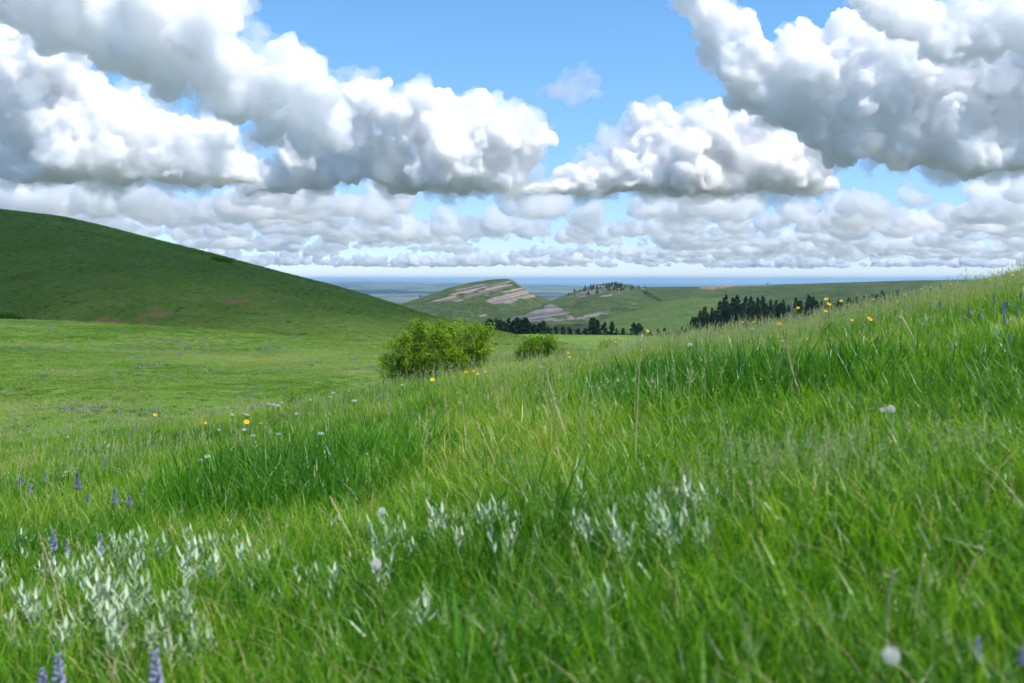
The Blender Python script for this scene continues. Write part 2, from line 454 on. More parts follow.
# long ridge with a rocky pine-topped knob
def m_ridge(PX, PY, X, Y, Z, U):
    st = (PY - (310 - (PX - 540) * .12)) / 1.7
    n = fbm(PX / 7, PY / 1.6, 61, 4)
    k = poly_mask(PX, PY, [(566, 297), (580, 291), (597, 286), (612, 285), (630, 287), (648, 288), (650, 290), (630, 292), (610, 295), (590, 297), (575, 298)], 1.6) * .74
    s1 = poly_mask(PX, PY, [(500, 322), (512, 317), (527, 313), (541, 307), (551, 303), (560, 308), (575, 317), (572, 320), (545, 321.5), (520, 323)], 1.4) * .85
    s2 = poly_mask(PX, PY, [(574, 320), (585, 315), (600, 311), (609, 309), (614, 313), (605, 316), (590, 319)], 1.4) * .7
    s3 = poly_mask(PX, PY, [(626, 305), (634, 302), (639, 303), (636, 306), (628, 307)], 1.3) * .62
    so = poly_mask(PX, PY, [(696, 290), (700, 286), (722, 284.5), (778, 283.6), (778, 286), (730, 288), (712, 291)], 2.2) * .58
    g = poly_mask(PX, PY, [(636, 288), (642, 288), (664, 300), (660, 303), (650, 298)], 1.4) * .62
    vb = poly_mask(PX, PY, [(480, 324), (560, 323), (620, 322), (680, 326), (690, 340), (480, 340)], 2.5) * .6
    sp = poly_mask(PX, PY, [(740, 291), (790, 286), (830, 286), (800, 292), (770, 298)], 3) * .38
    band = fbm(st * .8, PX / 18, 65, 3); m = np.maximum.reduce([k, s1, s2, s3]); sp_ = fbm(PX / 2.2, PY / 1.3, 66, 2)
    return {'rock': np.where(m > .08, m + .7 * band + .3 * n + (k > .2) * sp_ * .5 - .06, 0), 'soil': so, 'brush': np.maximum.reduce([g, vb, sp]), 'strata': st}
rmt = terrain_mat('ridge_grass', (.036, .066, .02), (.06, .092, .028), (.10, .11, .045), (.005, .022, .1), rock=((.22, .20, .185), (.09, .083, .082)), soil=(.27, .18, .13), bump=(.7, 4))
hill('ridge', [(470, 333, 1650, 1350, -100), (490, 327, 1680, 1320, -95), (512, 317.5, 1700, 1280, -88), (530, 311, 1750, 1240, -80), (549, 302.5, 1880, 1180, -70), (560, 297, 2150, 1120, -66), (575, 291.5, 2400, 1100, -66), (590, 287, 2500, 1100, -66),
     (603, 283.5, 2550, 1100, -66), (614, 282.4, 2550, 1100, -66), (626, 284.5, 2550, 1100, -66), (640, 287, 2600, 1100, -66), (700, 286.5, 2700, 1100, -66), (760, 285, 2700, 1100, -66), (830, 283, 2650, 1100, -66), (905, 280.5, 2600, 1100, -66), (1000, 279, 2600, 1100, -66), (1250, 276, 2600, 1100, -66)],
     (468, 1240, 900), 260, lambda u: .45 * u + .55 * sstep(0, 1.0, u), rmt, 'long flat-topped green ridge with a rocky knob and pale slabs', (20, 170), m_ridge, seed=62)

def m_spur(PX, PY, X, Y, Z, U):
    g = poly_mask(PX, PY, [(590, 322), (640, 309.5), (664, 302.5), (664, 301), (640, 307), (590, 319)], 1.3) * .55
    return {'brush': g}
smt = terrain_mat('spur_grass', (.058, .11, .026), (.08, .135, .035), (.115, .14, .05), (.006, .03, .15), bump=(.6, 3))
hill('spur_hill', [(560, 331, 1400, 1000, -64), (600, 319, 1450, 1000, -64), (640, 308, 1500, 1000, -64), (665, 301.5, 1520, 1000, -64), (690, 298.3, 1520, 1000, -64), (715, 298, 1520, 1000, -64), (740, 301, 1500, 1000, -64), (765, 306, 1480, 1000, -64), (810, 318, 1450, 1000, -64)],
     (556, 815, 300), 150, lambda u: 1 - (1 - u) ** 1.8, smt, 'smooth rounded green spur in front of the flat-topped ridge', (3, 70), m_spur, seed=72)

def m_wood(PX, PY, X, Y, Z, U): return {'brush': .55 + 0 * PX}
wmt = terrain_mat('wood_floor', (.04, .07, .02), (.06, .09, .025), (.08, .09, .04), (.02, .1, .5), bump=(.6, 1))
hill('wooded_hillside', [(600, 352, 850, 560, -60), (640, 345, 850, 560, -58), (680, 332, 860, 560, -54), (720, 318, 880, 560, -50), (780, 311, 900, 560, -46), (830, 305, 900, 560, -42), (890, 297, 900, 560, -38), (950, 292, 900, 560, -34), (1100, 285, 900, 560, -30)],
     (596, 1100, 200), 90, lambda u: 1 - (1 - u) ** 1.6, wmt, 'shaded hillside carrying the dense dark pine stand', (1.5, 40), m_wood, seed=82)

# the air between here and the far plain
def build_haze():
    m, nt, out, N, L = nmat('haze_air')
    v = N('VolumePrincipled'); v.inputs['Color'].default_value = (.46, .72, 1, 1); v.inputs['Density'].default_value = HAZE; v.inputs['Anisotropy'].default_value = .2
    L(v.outputs[0], out.inputs['Volume']); m.cycles.homogeneous_volume = True
    bm = bmesh.new(); bmesh.ops.create_cube(bm, size=1)
    me = bpy.data.meshes.new('haze'); bm.to_mesh(me); bm.free(); me.materials.append(m)
    o = link(bpy.data.objects.new('haze', me)); o.scale = (192000, 192000, 1000); o.location = (0, 0, 92 - 500)
    tag(o, 'thin blue haze lying over the far plain', kind='stuff')
HAZE = 2.8e-5
build_haze()

# ------------------------------------------------------------------ grass: tufts of blades scattered over the near slope and the meadow
def tuft(name, n, rad, h, w, lean, mat, seed, seg=4, heads=0, hmat=None, hsize=(.05, .012), droop=.35):
    rs = np.random.RandomState(seed); mb = MB()
    for i in range(n):
        a = rs.uniform(0, 2 * math.pi); r = rad * math.sqrt(rs.uniform())
        b = np.array([r * math.cos(a), r * math.sin(a), -.03])
        hh = h * rs.uniform(.55, 1.15); az = rs.uniform(0, 2 * math.pi); ln = lean * rs.uniform(.2, 1.4)
        d = np.array([math.cos(az) * ln, math.sin(az) * ln, 1.0]); d /= np.linalg.norm(d)
        tw = rs.uniform(0, 2 * math.pi); up = np.array([math.cos(tw), math.sin(tw), .2])
        side = np.cross(d, up); side /= np.linalg.norm(side)
        out = np.array([math.cos(az), math.sin(az), -.25]); bd = droop * rs.uniform(.1, 1.6) * hh
        V = []; ww = w * rs.uniform(.6, 1.3)
        for k in range(seg + 1):
            t = k / seg
            c = b + d * hh * t + out * bd * t * t * t
            q = ww * .5 * (1 - t ** 1.8) * (.75 + .5 * t) + .0004
            V += [c - side * q, c + side * q]
        mb.add(V, [[2 * k, 2 * k + 1, 2 * k + 3, 2 * k + 2] for k in range(seg)])
    for i in range(heads):
        a = rs.uniform(0, 2 * math.pi); r = rad * math.sqrt(rs.uniform())
        hh = h * rs.uniform(1.05, 1.5); az = rs.uniform(0, 2 * math.pi); ln = rs.uniform(.05, .25)
        P = [np.array([r * math.cos(a), r * math.sin(a), 0]) + np.array([math.cos(az) * ln * t * t, math.sin(az) * ln * t * t, t]) * hh for t in np.linspace(0, 1, 4)]
        mb.tube(P, [.0016, .0014, .0012, .001], 3, 1)
        top = P[-1]; dd = P[-1] - P[-2]; dd /= np.linalg.norm(dd)
        for q in range(14):
            t = q / 13; c = top - dd * hsize[0] * (1 - t) * 1.6
            az2 = rs.uniform(0, 6.28); o = np.array([math.cos(az2), math.sin(az2), .9]) 
            mb.leaf(c, o, [math.sin(az2), -math.cos(az2), .3], hsize[1] * rs.uniform(.8, 1.9) * (1.25 - t), hsize[1] * .45, .1, 2, 1)
    V = np.concatenate(mb.v)
    me = bpy.data.meshes.new(name); me.from_pydata(V.tolist(), [], mb.f)
    me.materials.append(mat); me.materials.append(hmat or mat)
    me.polygons.foreach_set('material_index', np.array(mb.m, np.int32))
    return bpy.data.objects.new(name, me)

G_FINE = leaf_mat('grass_fine', [(0, (.04, .14, .008)), (.38, (.13, .33, .010)), (.72, (.25, .45, .018)), (.92, (.37, .48, .05)), (1, (.58, .51, .20))], .52, .38, .5, 'tint', None, .62)
G_LUSH = leaf_mat('grass_lush', [(0, (.04, .15, .010)), (.5, (.09, .28, .012)), (1, (.17, .40, .02))], .5, .36, .5, 'tint')
G_HEAD = leaf_mat('grass_seed_heads', [(0, (.42, .54, .17)), (.5, (.62, .62, .28)), (1, (.66, .54, .34))], .5, .7, .1, 'tint', (1, 1, 1))
G_MEAD = leaf_mat('meadow_blades', [(0, (.10, .22, .02)), (.45, (.21, .33, .055)), (.8, (.33, .39, .12)), (1, (.40, .42, .18))], .45, .5, .15, 'tint')
G_DEAD = leaf_mat('dead_blades', [(0, (.36, .30, .15)), (1, (.62, .54, .32))], .3, .6, .2, 'tint', (1, 1, 1))
G_FORBS = leaf_mat('broad_blades', [(0, (.045, .17, .02)), (.5, (.12, .31, .03)), (1, (.26, .42, .06))], .42, .34, .55, 'tint')
G_PALE = leaf_mat('pale_tufts', [(0, (.26, .33, .12)), (1, (.46, .46, .24))], .4, .6, .15, 'tint', (1, 1, 1))
G_FORB = leaf_mat('low_scrub', [(0, (.04, .10, .014)), (1, (.09, .18, .028))], .35, .5, .2, 'tint')
G_GREY = leaf_mat('grey_tufts', [(0, (.16, .22, .15)), (1, (.27, .28, .30))], .3, .6, .15, 'tint', (1, 1, 1))
G_STRAW = leaf_mat('straw', [(0, (.62, .52, .28)), (.5, (.70, .60, .34)), (1, (.52, .42, .22))], .2, .6, .2, 'object', (1, 1, 1))

def scatter(name, label, protos, P, rotz, tilt, scl, idx, tint):
    """one object that instances its tufts on points"""
    coll = bpy.data.collections.new(name + '_tufts')
    for p in protos: coll.objects.link(p)
    me = bpy.data.meshes.new(name); n = len(P)
    me.vertices.add(n); me.vertices.foreach_set('co', np.asarray(P, np.float32).ravel())
    rot = np.stack([tilt[:, 0], tilt[:, 1], rotz], -1).astype(np.float32)
    a = me.attributes.new('rot', 'FLOAT_VECTOR', 'POINT'); a.data.foreach_set('vector', rot.ravel())
    for k, v in (('scl', scl), ('tint', tint)):
        a = me.attributes.new(k, 'FLOAT', 'POINT'); a.data.foreach_set('value', np.asarray(v, np.float32))
    a = me.attributes.new('idx', 'INT', 'POINT'); a.data.foreach_set('value', np.asarray(idx, np.int32))
    o = link(bpy.data.objects.new(name, me))
    g = bpy.data.node_groups.new(name, 'GeometryNodeTree')
    g.interface.new_socket('Geometry', in_out='INPUT', socket_type='NodeSocketGeometry')
    g.interface.new_socket('Geometry', in_out='OUTPUT', socket_type='NodeSocketGeometry')
    N = g.nodes.new; L = g.links.new
    i = N('NodeGroupInput'); ou = N('NodeGroupOutput'); mp = N('GeometryNodeMeshToPoints'); ins = N('GeometryNodeInstanceOnPoints')
    ci = N('GeometryNodeCollectionInfo'); ci.inputs['Collection'].default_value = coll
    ci.inputs['Separate Children'].default_value = True; ci.inputs['Reset Children'].default_value = True
    L(i.outputs[0], mp.inputs['Mesh']); L(mp.outputs[0], ins.inputs['Points']); L(ci.outputs[0], ins.inputs['Instance'])
    ins.inputs['Pick Instance'].default_value = True
    def at(nm, ty):
        q = N('GeometryNodeInputNamedAttribute'); q.data_type = ty; q.inputs['Name'].default_value = nm; return q.outputs['Attribute']
    L(at('idx', 'INT'), ins.inputs['Instance Index'])
    e = N('FunctionNodeEulerToRotation'); L(at('rot', 'FLOAT_VECTOR'), e.inputs[0]); L(e.outputs[0], ins.inputs['Rotation'])
    L(at('scl', 'FLOAT'), ins.inputs['Scale']); L(ins.outputs[0], ou.inputs[0])
    md = o.modifiers.new('scatter', 'NODES'); md.node_group = g
    tag(o, label, kind='stuff')
    return o

# stands of taller, darker, broader grass: (px, py, width m, depth m, strength)
STANDS = [(px, py, *on_ground(px, py, .25)[:2], w, d, s) for px, py, w, d, s in
          [(210, 470, .9, .9, 1.0), (300, 465, .9, 1.0, 1.1), (365, 455, .7, .8, 1.1), (260, 495, .9, .6, .9), (170, 490, .6, .5, .7), (345, 490, .6, .5, .9),
           (700, 385, 1.1, 1.3, 1.0), (735, 390, .6, 1.0, 1.1), (650, 372, 1.2, 1.2, .45), (830, 365, 1.6, 1.6, .3), (940, 350, 2.0, 1.6, .35), (560, 390, 1.6, 1.2, .25), (1000, 360, 1, 1, .3)]]
def lush_at(x, y):
    v = .3 * fbm(x * .5, y * .35, 91, 3) + .55 * fbm(x * 1.5, y * 1.1, 92, 3)
    for _, _, cx, cy, w, d, s in STANDS: v = v + s * np.exp(-((x - cx) / w) ** 2 - ((y - cy) / d) ** 2)
    return v
HEADS = [(*on_ground(px, py, .35)[:2], w, d, s) for px, py, w, d, s in
         [(790, 455, 1.1, .5, 1.2), (860, 465, .9, .6, .9), (750, 440, .6, .5, .8), (430, 655, .5, .25, .5), (690, 650, .5, .3, .5), (640, 410, 1.2, .6, .6), (840, 300, 4, 3, .9), (720, 335, 3, 2, .8), (960, 290, 4, 3, 1.0), (560, 360, 3, 2, .6), (300, 400, 3, 2, .5)]]
def heads_at(x, y):
    v = .5 * fbm(x * .7, y * .5, 95, 3) + .25 * sstep(9, 16, y)
    for cx, cy, w, d, s in HEADS: v = v + s * np.exp(-((x - cx) / w) ** 2 - ((y - cy) / d) ** 2)
    return v

def build_grass():
    rs = np.random.RandomState(5)
    protos, kinds = [], []
    for k in range(7): protos.append(tuft('tuft_a%d' % k, 9, .085, .34, .0105, .13, G_FINE, 100 + k, 4, droop=.3)); kinds.append('f')
    for k in range(4): protos.append(tuft('tuft_b%d' % k, 9, .075, .46, .0125, .2, G_LUSH, 200 + k, 5, droop=.25)); kinds.append('l')
    for k in range(4): protos.append(tuft('tuft_c%d' % k, 9, .08, .32, .0075, .2, G_FINE, 300 + k, 4, 2, G_HEAD)); kinds.append('h')
    for k in range(3): protos.append(tuft('tuft_d%d' % k, 9, .07, .29, .02, .3, G_FORBS, 400 + k, 4, droop=.6)); kinds.append('b')
    for k in range(2): protos.append(tuft('tuft_e%d' % k, 5, .09, .36, .0045, .35, G_DEAD, 450 + k, 4, droop=.5)); kinds.append('s')
    names = sorted(range(len(protos)), key=lambda i: protos[i].name)
    kinds = np.array(kinds)
    ids = {q: np.where(kinds == q)[0] for q in 'flhbs'}
    Ps = []; dens = []
    for y0, y1, d in ((.5, 4.5, 235), (4.5, 9, 155), (9, 16, 85), (16, 26, 52), (26, 62, 20)):
        n = int((y1 - y0) * (.70 * (y0 + y1) + 2.0) * d)
        y = rs.uniform(y0, y1, n * 2); keep = rs.uniform(0, 1, n * 2) < (.70 * y * 2 + 2) / (.70 * 2 * y1 + 2)
        y = y[keep]; a = rs.uniform(-1, 1, len(y)); x = a * (.68 * y + 1.0)
        Ps.append(np.stack([x, y], -1)); dens.append(np.full(len(y), d))
    nb = 1500   # behind and beside the camera
    xy = rs.uniform(-4, 4, (nb, 2)); xy[:, 1] -= 3.6; Ps.append(xy); dens.append(np.full(nb, 100))
    P = np.concatenate(Ps); x, y = P[:, 0], P[:, 1]
    keep = near_h(x, y) > valley_h(x, y) - 1.2
    keep &= ~((np.hypot(x, y) < .55))
    P = P[keep]; x, y = P[:, 0], P[:, 1]; n = len(P)
    z = ground_h(x, y)
    lu, hd = lush_at(x, y), heads_at(x, y)
    u = rs.uniform(0, 1, n)
    idx = rs.choice(ids['f'], n)
    m = u < np.clip(lu * .62 - .10, 0, .7); idx[m] = rs.choice(ids['l'], m.sum())
    m2 = ~m & (rs.uniform(0, 1, n) < np.clip(-.05 + hd * .32, .012, .5)); idx[m2] = rs.choice(ids['h'], m2.sum())
    m3 = ~m & ~m2 & (rs.uniform(0, 1, n) < .17); idx[m3] = rs.choice(ids['b'], m3.sum())
    m4 = ~m & (rs.uniform(0, 1, n) < .035); idx[m4] = rs.choice(ids['s'], m4.sum())
    scl = rs.uniform(.75, 1.2, n) * (1 + .22 * fbm(x * .6, y * .6, 97, 3)) * (1 + .2 * np.clip(lu, 0, 1))
    scl *= np.where(y > 9, 1.0 + .25 * sstep(9, 26, y), 1)
    scl *= 1 - .34 * sstep(10, 20, y)
    scl = np.where(np.isin(idx, ids['h']) & (y > 9), scl * 1.45, scl)
    tint = .43 + .5 * fbm(x * .45, y * .35, 99, 4) + .22 * rs.normal(size=n) - .12 * np.clip(lu, 0, 1) + .06 * np.clip(hd, -.5, 1) + .05 * sstep(10, 22, y)
    scatter('meadow_grass', 'tall fresh green grass with scattered seed heads covering the near slope', protos,
            np.stack([x, y, z], -1), rs.uniform(0, 6.28, n), rs.normal(0, .06, (n, 2)), scl, idx, np.clip(tint, 0, 1))
    # the meadow: short turf in wide tussocks, with pale and dark tufts of other plants among it
    mp = [tuft('turf_a%d' % k, 60, .55, .15, .026, .8, G_MEAD, 500 + k, 2) for k in range(5)]
    mp += [tuft('turf_b%d' % k, 26, .22, .30, .018, .4, G_PALE, 520 + k, 3) for k in range(3)]
    mp += [tuft('turf_c%d' % k, 30, .28, .17, .03, .9, G_FORB, 540 + k, 2) for k in range(3)]
    mp += [tuft('turf_d%d' % k, 24, .25, .28, .035, .6, G_GREY, 560 + k, 2) for k in range(2)]
    kd = [0] * 5 + [1] * 3 + [2] * 3 + [3] * 2
    n = 60000
    a = rs.uniform(-.64, .30, n); y = np.sqrt(rs.uniform(26 ** 2, 185 ** 2, n)); x = a * y
    keep = (near_h(x, y) < valley_h(x, y) + 1.0); px = 512 + a * F
    keep &= (y < rim(px) + 6) | (px > 440)
    x, y = x[keep], y[keep]; n = len(x)
    t = .5 + .6 * fbm(x / 26, y / 14, 111, 4) + .4 * fbm(x / 6, y / 5, 113, 3) + .12 * rs.normal(size=n)
    idx = rs.randint(0, 5, n); u = rs.uniform(0, 1, n); q = fbm(x / 14, y / 9, 117, 3)
    pl = u < .10 + .22 * np.clip(q, -.3, 1); idx[pl] = 5 + rs.randint(0, 3, pl.sum())
    fb = ~pl & (u > .965 + .25 * np.clip(fbm(x / 9, y / 7, 119, 3), -.5, .3)); idx[fb] = 8 + rs.randint(0, 3, fb.sum())
    gr = ~pl & ~fb & (fbm(x / 4, y / 4, 121, 2) > .5) & (rs.uniform(0, 1, n) < .4); idx[gr] = 11 + rs.randint(0, 2, gr.sum())
    scatter('meadow_turf', 'short sunlit turf with pale and grey tufts on the flat meadow below the dark hill', mp, np.stack([x, y, ground_h(x, y)], -1), rs.uniform(0, 6.28, n), np.zeros((n, 2)),
            rs.uniform(.6, 1.3, n) * (1 + .4 * fbm(x / 9, y / 6, 115, 3)), idx, np.clip(t, 0, 1))
    # rough grass and low scrub over the face of the dark hill
    P, U, X, Yv, Z = HILLS['grassy_hill']
    n = 70000; hp = [tuft('rough_a%d' % k, 46, .6, .22, .035, .7, G_MEAD, 600 + k, 2) for k in range(4)] + [tuft('rough_b%d' % k, 40, .45, .3, .05, .9, G_FORB, 620 + k, 2) for k in range(3)] + [tuft('rough_c%d' % k, 30, .35, .32, .03, .4, G_PALE, 640 + k, 2) for k in range(2)]
    fi = rs.uniform(0, (U <= 1.08).sum() - 1.01, n); fj = rs.uniform(0, len(P) - 1.01, n)
    fj = fj[(np.interp(fj, np.arange(len(P)), P) > -120)]; fi = fi[:len(fj)]; n = len(fj)
    i0 = fi.astype(int); j0 = fj.astype(int); u_ = fi - i0; v_ = fj - j0
    bl = lambda A: (A[i0, j0] * (1 - u_) + A[i0 + 1, j0] * u_) * (1 - v_) + (A[i0, j0 + 1] * (1 - u_) + A[i0 + 1, j0 + 1] * u_) * v_
    x, y, z = bl(X), bl(Yv), bl(Z)
    px = 512 + x / y * F; py = HOR - (z - EYE) / y * F
    bare = np.maximum(poly_mask(px, py, [(40, 325), (90, 316), (150, 311), (200, 314), (190, 322), (120, 327)], 8), poly_mask(px, py, [(205, 303), (240, 297), (285, 297), (290, 304), (235, 308)], 8))
    keep = rs.uniform(0, 1, n) > bare * .8; x, y, z = x[keep], y[keep], z[keep]; n = len(x)
    idx = rs.randint(0, 4, n); u = rs.uniform(0, 1, n)
    fb = u < .02 + .5 * np.clip(fbm(x / 18, y / 18, 131, 4) - .2, 0, 1); idx[fb] = 4 + rs.randint(0, 3, fb.sum())
    pl = ~fb & (u > .90 + .2 * fbm(x / 25, y / 25, 135, 3)); idx[pl] = 7 + rs.randint(0, 2, pl.sum())
    t = .36 + .5 * fbm(x / 40, y / 40, 133, 4) + .15 * rs.normal(size=n)
    scatter('hill_grass', 'rough grass and low scrub over the dark round hill', hp, np.stack([x, y, z - .03], -1), rs.uniform(0, 6.28, n), np.zeros((n, 2)), rs.uniform(.7, 1.7, n), idx, np.clip(t, 0, 1))
build_grass()

# ------------------------------------------------------------------ pines
BARK = plain_mat('pine_bark', (.10, .06, .04), (.16, .10, .065), 3, .9)
NEED = leaf_mat('pine_needles', [(0, (.014, .036, .013)), (.5, (.027, .058, .02)), (1, (.045, .080, .026))], .15, .6, .2, 'object')
def pine_meshes(seed, H=12.0, fat=1.0, top=.9):
    rs = np.random.RandomState(seed); mt, mc = MB(), MB()
    bend = rs.uniform(-.25, .25, 2)
    P = [np.array([bend[0] * t * t, bend[1] * t * t, H * t]) for t in np.linspace(0, .98, 7)]
    mt.tube(P, np.linspace(.24, .03, 7), 7)
    nl = 17
    for k in range(nl):
        t = .16 + .84 * k / (nl - 1) if k else .16
        zc = H * t; rad = fat * 3.7 * (1 - t) ** .75 * rs.uniform(.75, 1.15) + .22
        if t < .3: rad *= .75
        for q in range(rs.randint(5, 8)):
            az = rs.uniform(0, 6.283); L = rad * rs.uniform(.65, 1.15); dr = rs.uniform(-.05, .35)
            c0 = np.array([bend[0] * t * t, bend[1] * t * t, zc + rs.uniform(-.3, .3)])
            d = np.array([math.cos(az), math.sin(az), -dr])
            if rs.uniform() < .25: mt.tube([c0, c0 + d * L * .8], [.05, .015], 4)
            for w in range(9):
                s = rs.uniform(.25, 1.0); c = c0 + d * L * s + rs.normal(0, .14, 3)
                dd = d + rs.normal(0, .55, 3) + [0, 0, .35]
                mc.leaf(c, dd, rs.normal(size=3), rs.uniform(.6, 1.05), rs.uniform(.4, .65), .15, 2)
    tm, cm = mt.build('trunk', BARK), mc.build('crown', NEED)
    return tm, cm
def make_pine(seed, **kw):
    r = thing('pine_tree', 'dark pine', 'pine tree')
    for o in pine_meshes(seed, **kw): o.parent = r
    return r
PINES = [make_pine(700, H=12), make_pine(701, H=13, fat=.85), make_pine(702, H=11, fat=1.2), make_pine(703, H=12.5, fat=1.0), make_pine(704, H=10, fat=1.35)]
pine_used = set()
def put_pine(k, p, s, label, group, rs):
    rz = rs.uniform(0, 6.28)
    if k not in pine_used:
        pine_used.add(k); r = PINES[k]; r.location = p; r.rotation_euler = (0, 0, rz); r.scale = (s, s, s); r['label'] = label; r['group'] = group; return r
    return dup(PINES[k], p, rz, s, label, group)

def build_pines():
    rs = np.random.RandomState(77)
    # the dense stand: crowns' outline read off the photo, trees several rows deep
    out = [(672, 331), (682, 327), (690, 317), (698, 311), (704, 307), (712, 308), (718, 302), (724, 296), (731, 299), (737, 296), (743, 297), (750, 297), (757, 298), (763, 296.5), (770, 300), (775, 300), (781, 300), (788, 305), (795, 298), (801, 301), (807, 295), (813, 297), (820, 303), (828, 301), (838, 301), (848, 297.5), (856, 298), (864, 297), (872, 294), (880, 291), (888, 292), (896, 290)]
    O = np.array(out, float)
    def base(px, uu): return hill_point('wooded_hillside', px, uu)
    tall = {(690, 317): 'pine at the low end of the dense stand, beside open green valley', (724, 296): 'tall pine topping the dense stand where its outline first steps up',
            (807, 295): 'broad pine standing above its neighbours past a gap in the dense stand', (795, 298): 'pine just beside the gap in the dense stand, near the yellow blooms'}
    for (px, py) in out:
        x, y, z = base(px, .97); top = EYE + (HOR - py) / F * y
        h = max(6.5, min(15, top - z)); zb = top - h
        k = rs.randint(0, 4) if h > 9 else 4
        H = [12, 13, 11, 12.5, 10][k]
        put_pine(k, (x, y, z), max(5.0, top - z) / H, tall.get((px, py), 'dark pine along the top of the dense stand on the shaded slope'), 'pines along the top of the dense stand' if (px, py) not in tall else 'tall pines of the stand', rs)
    for i in range(120):
        px = rs.uniform(668, 905); uu = rs.uniform(.5, .93); x, y, z = base(px, uu)
        top = EYE + (HOR - (np.interp(px, O[:, 0], O[:, 1]) + rs.uniform(1.5, 9))) / F * y
        h = np.clip(top - z, 4.5, 14); k = rs.randint(0, 5)
        put_pine(k, (x, y, z), h / [12, 13, 11, 12.5, 10][k], 'dark pine inside the dense stand, crowded by others', 'pines inside the dense stand', rs)
    # trees along the valley floor under the pale rock slab
    vt = [(489, 320), (492, 321), (496, 319.5), (500, 321), (504, 322), (508, 319), (512, 322), (517, 319), (521, 321), (525, 319), (529, 323), (534, 325), (540, 324), (543, 322), (547, 327), (556, 327), (563, 327), (570, 328), (578, 329), (593, 319), (597, 321), (604, 323), (612, 322.5), (617, 329), (623, 329), (634, 324), (639, 324), (641, 326), (650, 331), (658, 330), (665, 329), (551, 328), (585, 329)]
    for px, py in vt:
        y = rs.uniform(640, 720); a = (px - 512) / F; x = a * y; z = float(ground_h(x, y)); top = EYE + (HOR - py) / F * y
        k = rs.randint(0, 5); lone = px in (593, 639)
        put_pine(k, (x, y, z), (top - z) / [12, 13, 11, 12.5, 10][k],
                 {593: 'lone taller pine rising from the dark valley brush below the smaller rock slab', 639: 'thick dark pine at the grass edge where the valley trees end'}.get(px, 'dark pine in the row on the valley floor below the pale rock slab'),
                 'pines on the valley floor' if not lone else 'lone pines in the valley', rs)
    # small pines scattered over the rocky knob
    P, U, X, Yv, Z = HILLS['ridge']
    pts = [(568, 294), (573, 293), (579, 290.5), (585, 290), (588, 293), (648, 288), (646, 288.5), (652, 288)]
    for i in range(130):
        px = rs.normal(610, 15); pts.append((np.clip(px, 574, 646), 283.5 + abs(rs.normal(0, 3.2)) + abs(px - 612) * .09))
    for px, py in pts:
        j = int(np.clip(np.searchsorted(P, px), 1, len(P) - 1)); pr = HOR - (Z[:, j] - EYE) / Yv[:, j] * F
        i = int(np.argmin(np.abs(pr - (py + 1.6)))); k = rs.randint(0, 5)
        put_pine(k, (X[i, j], Yv[i, j], Z[i, j] - .3), rs.uniform(.5, .85), 'small dark pine among the pale rocks of the knob', 'pines scattered over the rocky knob', rs)
    # one tiny tree on the butte's grassy shoulder, another on the flat ridge
    for nm, px, py, s, lab in (('rocky_butte', 420, 297.5, .55, 'tiny lone tree on the grassy shoulder of the tilted butte'), ('ridge', 767.5, 285.4, .7, 'single dark tree breaking the skyline of the flat ridge')):
        P, U, X, Yv, Z = HILLS[nm]; j = int(np.searchsorted(P, px)); pr = HOR - (Z[:, j] - EYE) / Yv[:, j] * F; i = int(np.argmin(np.abs(pr - py)))
        put_pine(4, (X[i, j], Yv[i, j], Z[i, j] - .3), s, lab, None, rs) if False else dup(PINES[4], (X[i, j], Yv[i, j], Z[i, j] - .3), 1, s, lab, 'lone trees on the hills')
build_pines()

